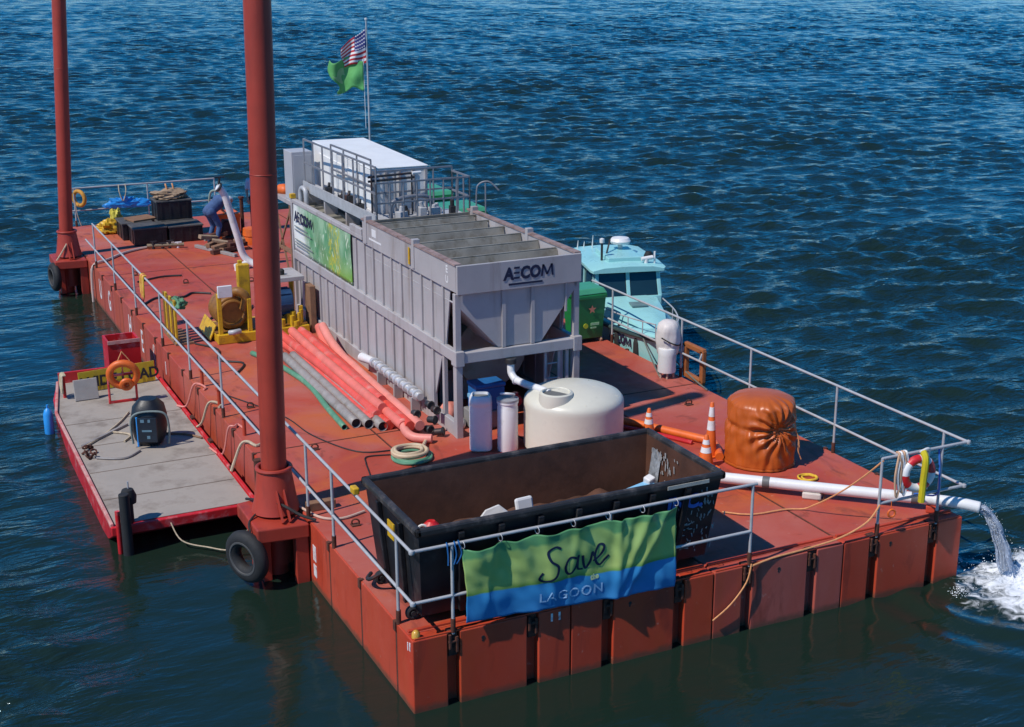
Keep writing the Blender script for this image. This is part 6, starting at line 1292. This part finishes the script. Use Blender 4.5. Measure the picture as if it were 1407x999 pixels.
for i, (dx, dz, w_) in enumerate(((-0.06, 0.50, 0.06), (0.04, 0.50, 0.04), (0.0, 0.33, 0.16), (0.02, 0.22, 0.05))):
    MB().obox((-1.16+dx, 8.783-dx*0.44, SZ+dz), w_, 0.012, 0.05 if i != 2 else 0.03, R(-24)).build('panel_switch', M('switch_grey', (0.12, 0.22, 0.28), 0.5), ge)
MB().tube(spline([(-1.36, 8.98, SZ+0.08), (-1.38, 8.96, SZ+0.45), (-1.30, 8.92, SZ+0.60), (-1.05, 8.82, SZ+0.64), (-0.85, 8.76, SZ+0.58), (-0.80, 8.78, SZ+0.3), (-0.82, 8.8, SZ+0.06)], 6), 0.018, 8).build('handle', M('gen_bar', (0.2, 0.24, 0.22), 0.5), ge, smooth=True)
MB().cyl((-1.30, 8.86, SZ+0.06), (-1.30, 8.86, SZ+0.56), 0.016, n=8).build('blue_stripe', bluef_m, ge)
for a in (0.4, 2.0, 3.5, 5.1): MB().cyl((-1.05+0.2*math.cos(a), 9.12+0.2*math.sin(a), SZ+0.008), (-1.05+0.2*math.cos(a), 9.12+0.2*math.sin(a), SZ+0.06), 0.03, n=10).build('foot', rubber_m, ge)
# life ring on stand
ls = thing('ring_stand', 'orange life ring slung on a red stand on the skiff deck', 'life ring', (-1.05, 11.5, SZ))
for x in (-1.30, -0.82): MB().cyl((x, 11.48, SZ+0.008), (x, 11.48, SZ+0.55), 0.022, n=8).build('stand_leg', red_m, ls)
MB().bar((-1.32, 11.48, SZ+0.03), (-0.80, 11.48, SZ+0.03), 0.05, 0.04).build('stand_bar', red_m, ls); MB().bar((-1.3, 11.48, SZ+0.53), (-0.82, 11.48, SZ+0.53), 0.04, 0.04).build('stand_bar', red_m, ls)
MB().torus((-1.04, 11.42, SZ+0.54), 0.235, 0.066, (0.25, 1, 0.25), 30, 10, 1.0).build('ring', orange_m, ls, smooth=True)
MB().torus((-1.0, 11.38, SZ+0.36), 0.085, 0.045, (0.1, 1, 0.3), 20, 8).build('throw_bag', orange_m, ls, smooth=True)
MB().tube(spline([(-1.04, 11.38, SZ+0.98), (-1.14, 11.37, SZ+0.75), (-1.02, 11.34, SZ+0.72), (-0.90, 11.36, SZ+0.76), (-1.04, 11.38, SZ+0.98)], 4), 0.010, 6).build('lanyard', ropeo_m, ls)
MB().cyl((-1.04, 11.46, SZ+0.5), (-1.04, 11.42, SZ+1.0), 0.012, n=6).build('hook_post', red_m, ls)
# yellow sign board, propped at the skiff stern
sg = thing('load_sign', 'yellow sign board with black WIDE LOAD lettering at the skiff stern', 'sign', (-0.95, 12.4, SZ))
def sfn(u, v, d): return Vector((-1.70+u, 12.30+0.14*u+v*0.10-d, SZ+0.02+v))
MB().plate([sfn(0, 0, 0), sfn(1.42, 0, 0), sfn(1.42, 0.38, 0), sfn(0, 0.38, 0)], -0.02).build('board', M('sign_yellow', (0.60, 0.42, 0.02), 0.5, 0, 0.15, 4, 0.05, 20, (0.35, 0.2, 0.05), 0.3, 5), sg)
text_mb('WIDE LOAD', 0.27, lambda u, v, d: sfn(0.03+u*0.98, 0.09+v, 0.024+d), 0.001, 0, 0.008).build('lettering', dark_m, sg)
for u in (0.3, 1.1): MB().bar(sfn(u, 0.3, -0.03), sfn(u, 0.0, -0.25)-Vector((0, 0, 0.01)), 0.03, 0.03).build('prop', wood_m, sg)
tag(MB().obox((-1.64, 11.92, SZ+0.20), 0.42, 0.05, 0.38, 0.05, R(-12)).build('grey_board', M('board_grey', (0.36, 0.33, 0.30), 0.8, 0, 0.1, 5), None, bevel=0.008), 'plain grey board leaning before the yellow sign', 'board')
rp_ = thing('red_bin', 'open red steel box hung between the skiff stern and barge', 'box', (-0.62, 14.0, WZ))
MB().box(-0.92, -0.30, 13.72, 13.76, -0.85, 0.02).build('front_panel', red_m, rp_); MB().box(-0.92, -0.88, 13.762, 14.3, -0.85, 0.02).build('side_panel', red_m, rp_); MB().box(-0.34, -0.30, 13.762, 14.3, -0.85, 0.02).build('side_panel', red_m, rp_); MB().box(-0.92, -0.30, 14.302, 14.34, -0.85, 0.02).build('back_panel', red_m, rp_)
MB().box(-0.92, -0.30, 13.70, 13.718, -0.02, 0.05).build('lip', M('gunwale_pink', (0.6, 0.3, 0.26)), rp_)
tag(MB().lathe([(0, -0.30), (0.06, -0.28), (0.085, -0.2), (0.085, 0.18), (0.06, 0.26), (0.02, 0.30), (0.02, 0.36), (0, 0.36)], (-2.38, 11.5, -0.72), 18).build('blue_fender', bluef_m, None, smooth=True), 'bright blue inflatable fender hung on the outer skiff side', 'fender')
hung_rope('rope_hank', -1.98, 12.2, SZ+0.42, [rope_m, M('rope_cream', (0.55, 0.48, 0.30), 0.8)], 'cream rope hank piled at the outer skiff corner', 6, 0.34)
MB().cyl((-1.98, 12.2, SZ+0.008), (-1.98, 12.2, SZ+0.46), 0.03, n=8).build('bitt', red_m, sf)
for i, P in enumerate(([(-2.1, 9.3), (-1.75, 9.7), (-1.35, 10.3), (-1.1, 10.8)], [(-0.75, 9.4), (-0.45, 9.2), (-0.25, 8.9)], [(-2.0, 8.7), (-1.6, 8.5), (-1.3, 8.75)], [(-1.6, 9.9), (-1.3, 9.6), (-1.45, 9.3)])):
    tag(MB().tube(spline([(x, y, SZ+0.03) for x, y in P], 6), 0.018, 6).build('skiff_rope', (rope_m, wood_m, greyp_m, rope_m)[i], None, smooth=True), ('tan rope lying from the skiff edge to the ring stand', 'brown rope from the generator to the barge side', 'grey rope lying before the generator', 'short tan rope end beside the generator')[i], 'rope')
tag(MB().bar((-2.12, 9.35, SZ+0.03), (-1.25, 10.15, SZ+0.03), 0.05, 0.04).build('wood_pole', greyp_m, None), 'weathered grey pole lying on the skiff deck', 'pole')
random.seed(3)
rg = thing('rusty_chain', 'small heap of rusty chain at the skiff edge', 'chain', (-2.05, 9.0, SZ))
for k in range(9): MB().torus((-2.08+random.uniform(-0.1, 0.12), 9.0+random.uniform(-0.25, 0.25), SZ+0.04+0.02*(k % 3)), 0.05, 0.014, (random.uniform(-1, 1), random.uniform(-1, 1), 0.8), 12, 6).build('link', rust_m, rg)
tag(MB().tube(spline([(-1.45, 5.82, SZ-0.05), (-1.35, 5.6, -0.78), (-1.05, 5.35, -0.84), (-0.75, 5.0, -0.78), (-0.55, 4.75, -0.35), (-0.45, 4.7, -0.05)], 6), 0.010, 6).build('skiff_line', rope_m, None, smooth=True), 'thin line drooping from the skiff bow to the spud well', 'rope')
for i, (y, mt) in enumerate(((9.3, 0), (8.2, 0), (7.0, 0), (10.6, 0))):
    tag(MB().tube(spline([(SX1-0.06-0.05*(i % 2), y+0.1, SZ+0.06), (SX1+0.02, y+(0.02, -0.25, 0.12, -0.1)[i], SZ+(0.16, 0.05, 0.24, 0.10)[i]), (-0.05, y-(0.1, 0.35, -0.05, 0.3)[i], 0.0), (0.04, y-(0.16, 0.42, 0.02, 0.35)[i], 0.05), (0.12, y-(0.3, 0.3, 0.2, 0.55)[i], 0.03), (0.06+0.1*(i % 3), y-(0.42, 0.55, 0.1, 0.65)[i], 0.03)], 5), (0.022, 0.016, 0.024, 0.018)[i], 6).build('tie_rope', pink_m[3] if i % 2 else rope_m, None, smooth=True), ('pale rope tying the skiff to the barge beside the generator', 'pink rope tying the skiff to the barge past the generator', 'pale rope tying the skiff bow to the barge near the spud well', 'pink rope tying the skiff to the barge near the ring stand')[i], 'rope')
for i, y in enumerate((6.2, 7.4, 9.0, 10.2)):
    tag(MB().cyl((0.10, y, 0.006), (0.10, y, 0.30), 0.03, n=10).cyl((0.10, y, 0.30), (0.10, y, 0.335), 0.05, n=10).build('deck_bitt', hull_m, None, smooth=True), ('short red mooring bitt nearest the thick spud pile', 'short red mooring bitt second from the thick spud pile', 'short red mooring bitt third from the thick spud pile', 'short red mooring bitt fourth from the thick spud pile')[i], 'bollard')
